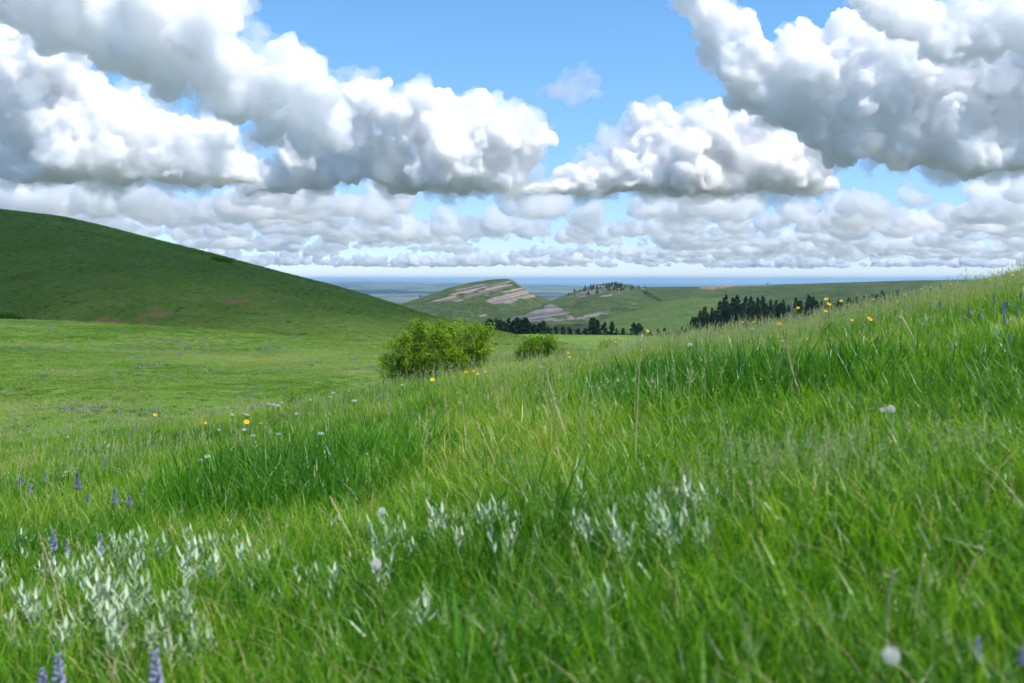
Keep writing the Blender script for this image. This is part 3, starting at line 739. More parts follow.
# ------------------------------------------------------------------ shrubs
TWIG = plain_mat('shrub_twigs', (.22, .17, .13), (.36, .31, .26), 6, .9)
LEAF_A = leaf_mat('shrub_leaves', [(0, (.06, .15, .014)), (.4, (.19, .33, .02)), (.75, (.34, .46, .03)), (1, (.46, .54, .06))], .5, .45, .25, 1.7)
LEAF_B = leaf_mat('dark_shrub_leaves', [(0, (.08, .18, .014)), (.5, (.17, .32, .02)), (1, (.30, .43, .04))], .45, .45, .25, 2.2)
LEAF_C = leaf_mat('dry_shrub_leaves', [(0, (.14, .17, .05)), (.5, (.24, .25, .09)), (1, (.32, .28, .14))], .3, .6, .15, 2.2)
def shrub(name, label, px0, py0, D, lumps, n_leaf, mat, n_stem, seed, lsize=(.05, .10), group=None, on=None, cl=1.0):
    """lumps in picture units about the base; turned into metres at distance D"""
    rs = np.random.RandomState(seed)
    x = (px0 - 512) / F * D; z = float(ground_h(x, D)); k = D / F
    if on is not None: x, D, z = on; k = D / F; py0 = HOR - (z - EYE) / k
    r = thing(name, label, 'shrub', (x, D, z), group=group)
    Ls = [np.array([(px - px0) * k, rs.uniform(-.5, .5) * rad * k, EYE + (HOR - py) * k - z, rad * k]) for px, py, rad in lumps]
    st = MB(); lf = MB(); tips = []
    for i in range(n_stem):
        l = Ls[rs.randint(len(Ls))]; d = rs.normal(size=3); d /= np.linalg.norm(d)
        e = l[:3] + d * l[3] * rs.uniform(.3, 1.12); e[2] = max(e[2], .15)
        b = np.array([rs.uniform(-.45, .45) * (l[0] * .6 + .5), rs.uniform(-.4, .4), -.05]); b[0] = l[0] * .45 + rs.uniform(-.3, .3)
        mid = b * .5 + e * .5 + rs.normal(0, .12, 3)
        st.tube([b, mid, e], [.016, .009, .003], 5); tips.append((mid, e))
        for q in range(4):
            s = rs.uniform(.3, .95); c = mid * (1 - s) + e * s; d2 = rs.normal(0, .5, 3) + (e - mid) * .3 + [0, 0, .25]
            L2 = l[3] * rs.uniform(.25, .6); st.tube([c, c + d2 / np.linalg.norm(d2) * L2], [.006, .002], 4)
            tips.append((c, c + d2 / np.linalg.norm(d2) * L2))
    W = np.array([l[3] ** 2 for l in Ls]); W /= W.sum()
    nclump = n_leaf // 26
    for i in range(nclump):
        if rs.uniform() < .55:
            a, b = tips[rs.randint(len(tips))]; c = a + (b - a) * rs.uniform(.5, 1.05)
        else:
            l = Ls[rs.choice(len(Ls), p=W)]; d = rs.normal(size=3); d[2] += .25; d /= np.linalg.norm(d); c = l[:3] + d * l[3] * rs.uniform(.7, 1.04)
        c = c.copy(); c[2] = max(c[2], .1)
        ax = rs.normal(size=3) + [0, 0, 1.1]; ax /= np.linalg.norm(ax)
        for q in range(26):
            p = c + ax * rs.uniform(-.16, .2) * cl + rs.normal(0, .085 * cl, 3)
            lf.leaf(p, ax + rs.normal(0, .7, 3), rs.normal(size=3), rs.uniform(*lsize), rs.uniform(*lsize) * .5, .15, 2)
    st.build('branches', TWIG, r); lf.build('foliage', mat, r)
    return r
shrub('leafy_shrub', 'big rounded yellow-green shrub with grey twigs showing, beyond the grassy crest', 440, 384, 40,
      [(401, 356, 21), (392, 368, 13), (420, 341, 19), (442, 345, 22), (462, 345, 22), (478, 343, 19), (485, 354, 15), (398, 366, 16), (420, 364, 20), (450, 366, 20), (474, 363, 16), (412, 336, 10), (433, 334, 11), (448, 335, 12), (463, 333, 9), (488, 331, 6), (420, 327, 4), (478, 331, 7)],
      16000, LEAF_A, 125, 801, (.07, .13))
shrub('leafy_shrub', 'low bright green shrub with dry twigs at its side, past the big shrub', 537, 362, 47,
      [(522, 351, 8), (531, 346, 8), (541, 346, 9), (551, 346, 8), (556, 350, 6), (530, 354, 9), (544, 354, 9), (537, 343, 5), (551, 341, 4)], 9000, LEAF_B, 34, 802, (.05, .10))
shrub('leafy_shrub', 'small dull green shrub half hidden by grass at the end of the flat bench', 608, 352, 40, [(603, 348, 4), (609, 347, 5), (615, 348, 4)], 2200, LEAF_B, 18, 803, (.04, .08))
shrub('dry_shrub', 'dry twiggy brush leaning against the low bright green shrub', 562, 362, 46, [(559, 355, 5), (565, 353, 6), (571, 356, 5)], 1800, LEAF_C, 30, 804, (.03, .06))
shrub('leafy_shrub', 'little dark green bush at the meadow edge near white flower heads', 294, 408, 31, [(288, 399, 4), (294, 397, 5), (301, 400, 3)], 1500, LEAF_B, 12, 805, (.03, .06))

def on_hill(px, py):
    P, U, X, Yv, Z = HILLS['grassy_hill']; j = int(np.searchsorted(P, px)); pr = HOR - (Z[:, j] - EYE) / Yv[:, j] * F
    i = int(np.argmin(np.abs(pr - py) + (U > 1.0) * 50)); return float(X[i, j]), float(Yv[i, j]), float(Z[i, j] - .1)
shrub('dark_shrub', 'dark low scrub patch just under the skyline of the round hill', 221, 259, 1, [(214, 260.2, 1.5), (219, 259.6, 1.8), (225, 260.3, 1.6), (230, 261.6, 1.4)], 3000, LEAF_B, 12, 806, (.2, .36), on=on_hill(221, 262), cl=4)
shrub('dark_shrub', 'dark scrub at the foot of the round hill, cut by the picture edge', 10, 319, 1, [(1, 317, 3), (7, 316, 3.4), (14, 318, 3), (22, 319, 2.4)], 3000, LEAF_B, 12, 807, (.14, .26), on=on_hill(10, 319), cl=2.6)

# ------------------------------------------------------------------ wild flowers and other plants that stand out of the grass
STEM = leaf_mat('flower_stems', [(0, (.07, .15, .02)), (1, (.11, .19, .035))], .25, .5, .2, 'object')
PETAL_P = leaf_mat('lupine_petals', [(0, (.19, .16, .42)), (.5, (.28, .25, .52)), (1, (.48, .45, .66))], .35, .5, .2, 'object', (1, 1, 1))
PETAL_Y = leaf_mat('yellow_petals', [(0, (.80, .42, .01)), (.5, (.90, .56, .01)), (1, (.92, .66, .03))], .35, .5, .2, 'object', (1, 1, 1))
DISC = plain_mat('flower_disc', (.35, .15, .02), (.55, .27, .03), 300, .9)
FLUFF = plain_mat('seed_fluff', (.84, .82, .77), (.92, .90, .86), 60, .9, .05, .35)
SEEDC = plain_mat('seed_core', (.40, .33, .24), (.5, .42, .32), 60, .9)
WHITE = plain_mat('white_florets', (.70, .71, .64), (.82, .82, .78), 80, .8, .1, .35)
SILVER = leaf_mat('silver_leaves', [(0, (.22, .34, .14)), (.5, (.38, .49, .27)), (1, (.64, .71, .52))], .3, .4, .35, 'object', (1, 1, 1))
GREENL = leaf_mat('broad_leaves', [(0, (.06, .15, .02)), (1, (.12, .23, .03))], .4, .45, .3, 'object')
PINK = plain_mat('pink_petals', (.62, .32, .42), (.72, .45, .52), 60, .7, .1, .35)

def make_lupine(seed, h=.46, spike=.13):
    rs = np.random.RandomState(seed); r = thing('lupine', 'lupine', 'wildflower')
    s = MB(); P = [np.array([.02 * t * t, .01 * t, h * t]) for t in np.linspace(0, 1, 6)]; s.tube(P, np.linspace(.0035, .0018, 6), 5); s.build('stem', STEM, r)
    for k in range(5):
        l = MB(); z = h * rs.uniform(.25, .72); az = rs.uniform(0, 6.28); d = np.array([math.cos(az), math.sin(az), .5]); c = np.array([0, 0, z]); e = c + d * .07
        l.tube([c, e], [.0015, .001], 4)
        for q in range(7):
            t = 2 * math.pi * q / 7; l.leaf(e, [math.cos(t), math.sin(t), .35], [0, 0, 1], .05, .011, .2, 3)
        l.build('leaf', GREENL, r)
    f = MB()
    for k in range(58):
        t = k / 58; z = h - spike + (spike + .02) * t + rs.normal(0, .003); az = rs.uniform(0, 6.28); w = .020 * (1 - t * .7) + .003
        c = np.array([.02 + math.cos(az) * w, .01 + math.sin(az) * w, z])
        f.blob(c, .0095 * (1 - .5 * t) * rs.uniform(.6, 1.25), 1, (1, 1, 1.2), .2)
    f.build('flower_spike', PETAL_P, r); return r
def make_daisy(seed, h=.46, rad=.034, petals=13):
    rs = np.random.RandomState(seed); r = thing('yellow_flower', 'flower', 'wildflower')
    s = MB(); P = [np.array([.015 * t * t, 0, h * t]) for t in np.linspace(0, 1, 5)]; s.tube(P, .0022, 5); s.build('stem', STEM, r)
    top = P[-1]; tl = np.array([rs.uniform(-.3, .3), -.55, .75]); tl /= np.linalg.norm(tl)
    a = np.cross(tl, [1, 0, 0]); a /= np.linalg.norm(a); b = np.cross(tl, a)
    f = MB()
    for q in range(petals):
        t = 2 * math.pi * q / petals; d = a * math.cos(t) + b * math.sin(t) + tl * rs.uniform(.05, .3); f.leaf(top, d, tl, rad * rs.uniform(.9, 1.1), rad * .5, .15, 3)
    f.build('petals', PETAL_Y, r)
    d = MB(); d.blob(top + tl * .003, rad * .3, 1, (1, 1, .8), .1); d.build('disc', DISC, r)
    l = MB()
    for q in range(4):
        az = rs.uniform(0, 6.28); l.leaf([0, 0, h * rs.uniform(.05, .4)], [math.cos(az), math.sin(az), .8], [-math.sin(az), math.cos(az), 0], .12, .02, .25, 4)
    l.build('leaves', GREENL, r); return r
def make_clock(seed, h=.42, rad=.024):
    rs = np.random.RandomState(seed); r = thing('dandelion_clock', 'clock', 'seed head')
    s = MB(); s.tube([[0, 0, 0], [.01, 0, h * .6], [0, 0, h]], .002, 5); s.build('stem', STEM, r)
    c = np.array([0, 0, h]); k = MB(); k.blob(c, rad * .22, 1, jit=.1); k.build('core', SEEDC, r)
    f = MB(); n = 190
    for i in range(n):
        z = 1 - 2 * (i + .5) / n; t = i * 2.39996; d = np.array([math.sqrt(1 - z * z) * math.cos(t), math.sqrt(1 - z * z) * math.sin(t), z])
        e = c + d * rad * rs.uniform(.85, 1.05); f.tube([c + d * rad * .2, e], .0002, 3)
        for q in range(5):
            v = d * .5 + rs.normal(0, .7, 3); f.leaf(e, v, rs.normal(size=3), rad * .36, rad * .07, .1, 1)
    f.build('seed_head', FLUFF, r); return r
def make_white(seed, h=.42):
    rs = np.random.RandomState(seed); r = thing('white_flower', 'white', 'wildflower')
    s = MB(); f = MB(); s.tube([[0, 0, 0], [.01, .0, h * .8]], .0022, 5)
    for k in range(9):
        az = k * 2.4; e = np.array([math.cos(az) * .026 * (k / 9) ** .5, math.sin(az) * .026 * (k / 9) ** .5, h + rs.uniform(-.008, .008)])
        s.tube([[.01, 0, h * .8], e], .001, 4)
        for q in range(7): f.blob(e + rs.normal(0, .005, 3), .0048, 1, (1, 1, .7), .2)
    s.build('stem', STEM, r); f.build('flower_head', WHITE, r)
    l = MB()
    for q in range(6):
        az = rs.uniform(0, 6.28); l.leaf([0, 0, h * rs.uniform(.1, .6)], [math.cos(az), math.sin(az), 1.0], [-math.sin(az), math.cos(az), 0], .08, .012, .2, 3)
    l.build('leaves', GREENL, r); return r
def make_silver(seed, h=.30, nst=3):
    rs = np.random.RandomState(seed); r = thing('silver_plant', 'silver', 'plant')
    s = MB(); l = MB()
    for k in range(nst):
        az = rs.uniform(0, 6.28); ln = rs.uniform(.05, .4); hh = h * rs.uniform(.85, 1.1); b = np.array([rs.uniform(-.03, .03), rs.uniform(-.03, .03), 0])
        tip = b + np.array([math.cos(az) * ln * hh, math.sin(az) * ln * hh, hh]); s.tube([b, tip], [.003, .0016], 5)
        for q in range(7):
            t = .66 + .34 * q / 6; c = b + (tip - b) * t; a2 = q * 2.4 + k + rs.uniform(-.4, .4); up = .2 + .9 * (t - .6) / .4 + rs.uniform(-.15, .5)
            rad = [math.cos(a2), math.sin(a2), -1 / up]
            l.leaf(c, [math.cos(a2), math.sin(a2), up], rad, rs.uniform(.05, .085), rs.uniform(.013, .019), .2, 4)
    s.build('stem', SILVER, r); l.build('leaves', SILVER, r); return r
def make_stalk(seed, L=1.0):
    """a bleached dead grass stalk a metre long, pointing up, with a frayed head"""
    rs = np.random.RandomState(seed); r = thing('dry_stalk', 'stalk', 'grass stalk')
    s = MB(); b = rs.uniform(-.04, .04, 2); s.tube([[b[0] * math.sin(3 * t), b[1] * t * t, t * L] for t in np.linspace(0, 1, 6)], np.linspace(.0042, .0022, 6), 5); s.build('stem', G_STRAW, r)
    l = MB(); top = np.array([b[0] * math.sin(3), b[1], L])
    for q in range(9): l.leaf(top - [0, 0, .014 * q], rs.normal(0, .25, 3) + [0, 0, 1], rs.normal(size=3), .035, .006, .1, 2)
    l.build('seed_head', G_STRAW, r); return r

PROTO = {'lupine': [make_lupine(1), make_lupine(2, .42, .10)], 'yellow_flower': [make_daisy(3), make_daisy(4, .44, .03, 11)], 'dandelion_clock': [make_clock(5)], 'white_flower': [make_white(7), make_white(8)],
         'silver_plant': [make_silver(9), make_silver(10, .28, 2), make_silver(11, .33, 4), make_silver(14, .30, 1)], 'dry_stalk': [make_stalk(12), make_stalk(13)]}
HT = {'lupine': .46, 'yellow_flower': .46, 'dandelion_clock': .42, 'white_flower': .42, 'silver_plant': .29, 'dry_stalk': 1.0}
first = {}
prs = np.random.RandomState(31)
def put(kind, px, py, label, group, s=1.0, lift=0.0, y0=.7, k=None):
    """a plant whose top is seen at (px, py)"""
    h = HT[kind] * s + lift
    x, y, z = on_ground(px, py, h, y0, 60)
    k = prs.randint(len(PROTO[kind])) if k is None else k; p = PROTO[kind][k]; rz = prs.uniform(-.8, .8)
    if (kind, k) not in first:
        first[(kind, k)] = 1; p.location = (x, y, z + lift); p.rotation_euler = (0, 0, rz); p.scale = (s,) * 3; p['label'] = label
        if group: p['group'] = group
        return p
    return dup(p, (x, y, z + lift), rz, s, label, group)

# purple lupines
for px, py, s, lab in [(76, 474, 1.15, 'deep purple lupine spike standing tallest in the grass edge beside paler lupines'), (150, 656, 1.05, 'single large purple lupine spike rising from grass under the silver leaves'), (53, 658, 1.0, 'larger of two purple lupine spikes close together at the bottom edge'),
                       (38, 663, .9, 'smaller pale purple lupine touching a larger one at the bottom edge'), (51, 533, 1.0, 'faded purple lupine spike just above the silver-leaved patch'), (65, 541, .8, 'short pale lupine tucked beside a faded lupine above silver leaves'),
                       (98, 536, .9, 'thin greyish lupine spike between silver leaf tufts'), (19, 474, 1.0, 'pale lupine spike nearest the open meadow edge beside a bent straw'), (28, 482, .9, 'pale lupine leaning beside another pale lupine in the grass'),
                       (113, 490, 1.0, 'lavender-blue lupine spike right of the deep purple one'.replace(' right of', ' past')), (128, 494, .9, 'dim lupine spike against the edge of the tall dark grass'), (104, 457, .9, 'pale blue lupine spike under the round white seed heads'), (43, 474, .8, 'pinkish lupine spike beside a bent dry stalk'),
                       (86, 495, .8, 'small whitish lupine between the deep purple and lavender spikes'), (976, 641, .85, 'violet flower spike in the shady grass near a curled pale stem'), (1021, 645, .8, 'violet flower cut by the picture edge in shady grass')]:
    put('lupine', px, py, lab, None, s * (.5 if px > 900 else 1), .16 if px > 900 else 0)
for px, py in [(117, 430), (127, 432), (132, 428), (136, 423), (146, 427), (149, 442), (81, 434), (53, 446), (77, 444), (178, 432), (207, 419), (221, 421), (231, 419), (195, 410), (368, 385), (380, 391), (388, 402), (345, 406), (330, 404), (297, 407)]:
    put('lupine', px, py, 'small distant lupine spike scattered along the meadow edge', 'distant lupines along the meadow edge', .8, k=1)
for px, py in [(995, 282), (1006, 299), (1003, 303), (1020, 290), (993, 295), (902, 301), (907, 304), (939, 300), (1004, 315), (1002, 305), (1017, 306), (856, 292), (850, 299), (878, 308), (700, 315), (1008, 336), (980, 308), (968, 305)]:
    put('lupine', px, py, 'purple lupine dotted over the upper grassy slope', 'lupines dotted over the upper slope', .85, k=prs.randint(2))
# yellow daisies
for px, py, s, lab in [(825, 300, 1.25, 'topmost bloom of the bright yellow trio against the dark pines'), (828, 305, 1.25, 'middle bloom of the bright yellow trio against the dark pines'), (825, 311, 1.0, 'lowest, smaller bloom of the bright yellow trio'), (840, 298, 1.05, 'yellow bloom standing alone just past the bright trio'),
                       (797, 307, 1.1, 'yellow-orange bloom against dark pines beside the grey stake'), (869, 320, 1.1, 'yellow bloom lower on the slope between the trio and the skyline grass'), (778, 325, 1.1, 'yellow bloom below the dense pine stand in pale grass'), (647, 332, 1.1, 'yellow bloom on the grass crest in front of valley trees'),
                       (245, 421, 1.3, 'orange-yellow bloom brightest among white flower heads'), (260, 424, .9, 'small orange bloom beside the brightest orange-yellow one'), (154, 416, 1.25, 'flat yellow bloom at the meadow edge above lupines'), (205, 423, .9, 'dull yellow bloom partly hidden near white heads'),
                       (431, 379, 1.25, 'yellow bloom at the foot of the big shrub'), (465, 373, 1.0, 'orange-yellow bloom beside a pair below the big shrub'), (851, 321, .8, 'faint yellow bloom beside the single one lower on the slope')]:
    put('yellow_flower', px, py - 1, lab, None, s * 1.08, .05)
for px, py in [(994, 267), (1018, 268), (983, 272), (976, 274), (1003, 267), (970, 275), (1012, 275), (989, 279), (930, 287), (921, 289), (904, 294), (957, 283), (950, 284), (1022, 274), (944, 284), (937, 287), (895, 299), (897, 302), (873, 297), (911, 285), (864, 296), (846, 302), (755, 318), (742, 317), (753, 322), (742, 322), (711, 322), (473, 371), (477, 374), (485, 371), (568, 353), (569, 357), (615, 341), (880, 292)]:
    put('yellow_flower', px, py, 'small yellow daisy among others along the grassy skyline and crest', 'small yellow daisies along the crest', .72, .13, k=prs.randint(2))
# seed clocks
for px, py, s, lab in [(376, 564, 1.0, 'round white dandelion clock alone in open short grass'), (891, 656, .9, 'big fluffy white dandelion clock at the foot of a straight dry stalk'), (108, 446, 1.0, 'brighter white clock of a pair at the meadow edge'), (105, 442, .8, 'dimmer clock touching the brighter one at the meadow edge'),
                       (618, 380, .9, 'white clock beside a taller dry stalk, paired with another'), (634, 380, .95, 'white clock touching a tall dry stalk'), (382, 511, .9, 'small white clock below the tall dark grass'), (891, 409, 1.0, 'pale ragged clock over the seed-head grass'), (882, 410, .7, 'small dun clock beside the pale ragged one')]:
    put('dandelion_clock', px, py, lab, None, s)
# white flower heads by the meadow edge
for px, py in [(228, 408), (232, 415), (262, 403), (268, 404), (273, 405), (278, 406), (282, 403), (244, 414), (247, 415), (219, 430), (244, 430), (253, 436), (278, 434), (200, 460), (207, 457), (330, 397), (349, 391), (354, 401), (333, 393), (296, 414), (320, 434), (310, 400), (402, 385), (68, 437), (752, 329), (690, 345)]:
    put('white_flower', px, py, 'small white flower head at the meadow edge around the orange blooms', 'white flower heads at the meadow edge', prs.uniform(1.0, 1.4), -.04)
# silver-leaved plants
def silver_patch(label, group, spots):
    for px, py, s in spots: put('silver_plant', px, py, label, group, s * prs.uniform(.85, 1.1), prs.uniform(-.02, .05))
for px, py, lab in [(592, 484, 'bright silver-leaved sprig standing by itself above a bluish grass patch'), (603, 586, 'white-leaved sprig alone in short grass below the bluish patch'), (486, 510, 'silver-leaved sprig brightest at the top of the middle patch'),
                    (705, 486, 'silver-leaved sprig under the seed-head grass'), (418, 606, 'pale sprig in bottom grass near seed heads')]:
    put('silver_plant', px, py, lab, None, .95, .03)
rs_ = np.random.RandomState(8)
silver_patch('silver-leaved plant in the loose drift across the grass under the tall dark stand', 'silver plants in the loose drift',
             [(rs_.uniform(-5, 215), rs_.uniform(525, 645), rs_.uniform(.7, 1.1)) for _ in range(80)] + [(180 + rs_.uniform(0, 210), rs_.uniform(515, 600), rs_.uniform(.7, 1.0)) for _ in range(26)] + [(rs_.uniform(110, 160), rs_.uniform(535, 560), 1) for _ in range(7)] + [(rs_.uniform(30, 150), rs_.uniform(560, 640), 1.0) for _ in range(8)])
silver_patch('silver-leaved plant in the small patch in the middle of the grass', 'silver plants in the middle patch', [(rs_.uniform(395, 530), rs_.uniform(512, 545), rs_.uniform(.7, 1.0)) for _ in range(24)])
silver_patch('grey-green silver plant in the bluish patch beneath the bright sprig', 'silver plants in the bluish patch', [(rs_.uniform(595, 720), rs_.uniform(482, 540), rs_.uniform(.7, 1.0)) for _ in range(26)])
silver_patch('pale-leaved plant scattered across the upper slope', 'pale plants on the upper slope', [(935, 305, .9), (890, 330, .9), (995, 330, .9), (860, 335, .8), (955, 345, .9), (780, 330, .8), (1010, 320, .8), (925, 318, .9)])
# bleached stalks: top and visible foot
def put_stalk(px0, py0, px1, py1, lab, k=0, w=1.0, lean=0.0):
    x, y, z = on_ground(px1, py1, .16)
    foot = np.array([x, y, z + .02]); d = y
    top = np.array([(px0 - 512) / F * (d + lean), d + lean, EYE + (HOR - py0) / F * (d + lean)])
    v = Vector(top - foot); L = v.length; p = PROTO['dry_stalk'][k]
    o = p if ('dry_stalk', k) not in first else dup(p, foot, 0, 1, lab); first[('dry_stalk', k)] = 1
    o.location = foot; o.rotation_euler = v.to_track_quat('Z', 'Y').to_euler(); q_ = w * 1.55 * max(.75, min(1.3, d / 7)); o.scale = (q_, q_, L); o['label'] = lab; 
for a in [(537, 364, 573, 441, 'long straw stalk leaning past the low bright green shrub', 0, 1.6), (638, 336, 635, 472, 'tallest upright straw stalk, touching a white clock', 1, .8), (780, 339, 808, 398, 'straw stalk leaning in tall dark grass below the pines', 0, 1.6), (905, 312, 920, 354, 'short straw stalk leaning on the bright upper slope', 1, 1.6),
          (885, 572, 894, 657, 'thick straight dead stalk above the big fluffy clock', 0, 1.3), (919, 556, 914, 628, 'thin brown dead stalk beside the thick straight one', 1, .8), (36, 539, 73, 640, 'straw stalk slanting through the silver-leaved drift', 0, 1.1), (60, 470, 36, 508, 'bent straw stalk near pale lupines at the meadow edge', 1, 1.2),
          (335, 496, 366, 546, 'straw stalk leaning beneath the tall dark grass', 1, 1.0), (458, 400, 469, 452, 'thin upright straw stalk below the big shrub', 0, 1.0), (482, 422, 505, 475, 'straw stalk in the middle of a loose bundle', 1, 1.0), (500, 480, 552, 500, 'nearly flat straw stalk lying across the grass', 0, .9), (561, 444, 572, 492, 'short straw stalk below the long leaning one', 1, 1.0),
          (982, 600, 990, 626, 'curled whitish stem in shady grass', 1, 1.0), (754, 482, 753, 520, 'short tan stalk under the seed-head grass, one of two', 0, .9), (761, 480, 761, 515, 'short tan stalk twin beside another under the seed heads', 1, .9), (980, 533, 985, 560, 'short thick straw stalk in dark shady grass', 0, 1.3)]:
    put_stalk(*a)
# grey weathered stake on the crest before the pines
def stake():
    x, y, z = on_ground(790, 322, .1); top = EYE + (HOR - 302) / F * y
    r = thing('weathered_stake', 'thin grey weathered stake on the crest before the dark pines', 'stake', (x, y, z))
    s = MB(); h = top - z; s.tube([[0, 0, -.2], [.01, 0, h * .5], [.055, 0, h]], [.022, .02, .017], 7); s.build('post', TWIG, r)
    c = MB(); c.tube([[.055, 0, h - .001], [.057, 0, h + .02]], [.016, .006], 7); c.build('splintered_tip', G_STRAW, r)
stake()

# ------------------------------------------------------------------ clouds: closed lumpy bodies of scattering vapour, lit by the sun and sky
CLOUD_BASE = 1400.0
def vapour(name, dens):
    m, nt, out, N, L = nmat(name)
    v = N('VolumeScatter'); v.inputs['Color'].default_value = (.988, .995, 1, 1); v.inputs['Density'].default_value = dens; v.inputs['Anisotropy'].default_value = .5
    L(v.outputs[0], out.inputs['Volume']); m.cycles.homogeneous_volume = True
    return m
def _ico():
    bm = bmesh.new(); bmesh.ops.create_icosphere(bm, subdivisions=1, radius=1)
    v = np.array([x.co[:] for x in bm.verts]); f = np.array([[q.index for q in p.verts] for p in bm.faces]); bm.free(); return v, f
IV, IF = _ico()
def cloud_body(name, lumps, D, mat, vox, seed, base, kids, disp, parent=None, grow=1.0, depth=.35, origin=None, flat=.12, squash=1.0, skin=0):
    """lumps: centres and radii in picture units on a sheet at distance D, or metres when D is None"""
    rs = np.random.RandomState(seed); S = []
    for l in lumps:
        if D is None: S.append((l[0], l[1], l[2], l[3] * grow)); continue
        d = D * (l[3] if len(l) > 3 else 1); rad = l[2] / F * d * grow
        dy = rs.uniform(-1, 1) * l[2] / F * d * depth
        S.append(((l[0] - 512) / F * (d + dy), d + dy, EYE + (HOR - l[1]) / F * (d + dy), rad))
    lev = S; al = list(S)
    for kk in kids:
        nx = []
        for (x, y, z, r) in lev:
            for i in range(kk):
                d = rs.normal(size=3); d[2] = d[2] * .9 + .2; d /= np.linalg.norm(d)
                p = np.array([x, y, z]) + d * (r * rs.uniform(.72, 1.06)); nx.append((*p, r * rs.uniform(.2, .6)))
        al += nx; lev = nx
    A = np.array(al); A = A[A[:, 3] > vox * .9]
    V = (IV[None] * A[:, None, 3:4] + A[:, None, :3]).reshape(-1, 3)
    Fc = (IF[None] + (np.arange(len(A)) * len(IV))[:, None, None]).reshape(-1, 3)
    c0 = np.array(origin) if origin is not None else A[0, :3].copy(); V = V - c0
    if base is not None:
        zb = base - c0[2]; V[:, 2] = zb + (V[:, 2] - zb) * squash; low = V[:, 2] < zb; V[low, 2] = zb + (V[low, 2] - zb) * flat
    me = bpy.data.meshes.new(name); me.vertices.add(len(V)); me.vertices.foreach_set('co', V.astype(np.float32).ravel())
    n = len(Fc); me.loops.add(n * 3); me.loops.foreach_set('vertex_index', Fc.astype(np.int32).ravel()); me.polygons.add(n); me.polygons.foreach_set('loop_start', np.arange(n, dtype=np.int32) * 3); me.update(calc_edges=True)
    o = link(bpy.data.objects.new(name, me))
    if parent is None: o.location = c0
    else: o.parent = parent
    m = o.modifiers.new('remesh', 'REMESH'); m.mode = 'VOXEL'; m.voxel_size = vox
    for i, (sz, stn) in enumerate(disp):
        if i == len(disp) - 1:
            m2 = o.modifiers.new('remesh', 'REMESH'); m2.mode = 'VOXEL'; m2.voxel_size = vox
        t = bpy.data.textures.new(name, 'CLOUDS'); t.noise_scale = sz; t.noise_depth = 4; t.noise_basis = 'ORIGINAL_PERLIN'
        dm = o.modifiers.new('billow', 'DISPLACE'); dm.texture = t; dm.strength = stn; dm.mid_level = .5; dm.texture_coords = 'LOCAL'
    me.materials.append(mat)
    if skin:
        # a cavity hollowed inside the dense billows lets light through to brighten the base
        J = [(x - c0[0], y - c0[1], max(z - c0[2], (base - c0[2] + skin * .8 + (r - skin) * .7) if base is not None else -1e9), r - skin) for x, y, z, r in S if r - skin > 70 and (base is None or base + skin * .8 + (r - skin) * .7 - z < .25 * r)]
        if J:
            J = np.array(J); V2 = (IV[None] * J[:, None, 3:4] + J[:, None, :3]).reshape(-1, 3)
            if base is not None: V2[:, 2] = np.maximum(V2[:, 2], base - c0[2] + skin * .8)
            F2 = (IF[None] + (np.arange(len(J)) * len(IV))[:, None, None]).reshape(-1, 3)
            mi = bpy.data.meshes.new('cavity'); mi.from_pydata(V2.tolist(), [], F2.tolist()); oi = link(bpy.data.objects.new('cavity', mi))
            m3 = oi.modifiers.new('remesh', 'REMESH'); m3.mode = 'VOXEL'; m3.voxel_size = max(40, vox * 1.6)
            dg = bpy.context.evaluated_depsgraph_get(); dg.update()
            a = bpy.data.meshes.new_from_object(o.evaluated_get(dg)); b = bpy.data.meshes.new_from_object(oi.evaluated_get(dg))
            bm = bmesh.new(); bm.from_mesh(b); bmesh.ops.reverse_faces(bm, faces=bm.faces); bm.to_mesh(b); bm.free()
            bm = bmesh.new(); bm.from_mesh(a); nv = len(bm.verts); bm.from_mesh(b); bm.verts.ensure_lookup_table()
            seen, first_ = set(), []
            for v in bm.verts:                      # one thread of edges keeps body and cavities a single piece
                if v.index in seen: continue
                st_ = [v]; seen.add(v.index); first_.append(v)
                while st_:
                    q = st_.pop()
                    for e in q.link_edges:
                        w = e.other_vert(q)
                        if w.index not in seen: seen.add(w.index); st_.append(w)
            for v in first_[1:]: bm.edges.new((first_[0], v))
            bm.to_mesh(a); bm.free(); o.modifiers.clear(); o.data = a
            if not a.materials: a.materials.append(mat)
            bpy.data.objects.remove(oi)
    return o, c0
VAP = {k: vapour('cloud_vapour_%s' % k, d) for k, d in (('dense', .031), ('fair', .018), ('thick', .0105), ('mid', .006), ('soft', .0035), ('veil', .0030), ('shell', .0035), ('wisp', .004), ('low', .0047))}
def cloud(label, lumps, D, seed, mat='dense', veil=True, kids=(11, 8, 3), sc_=1.0, squash=1.0, skin=110, base=CLOUD_BASE, flat=.12):
    vox = max(15, D / F * 1.45)
    k = D / 15000 * sc_
    o, c0 = cloud_body('cumulus_cloud', lumps, D, VAP[mat], vox, seed, base, kids, ((620 * k, 400 * k), (210 * k, 300 * k), (75 * k, 110 * k), (30 * k, 48 * k)), flat=flat, squash=squash, skin=skin)
    tag(o, label, 'cloud', 'cumulus clouds')
    if veil:
        cloud_body('wispy_edge', lumps, D, VAP['veil'], vox * 1.2, seed, None if base is None else base - 60, (13, 5), ((560 * k, 1000 * k), (170 * k, 480 * k), (60 * k, 230 * k), (24 * k, 60 * k)), o, 1.05, origin=c0, flat=flat, squash=squash)
    return o
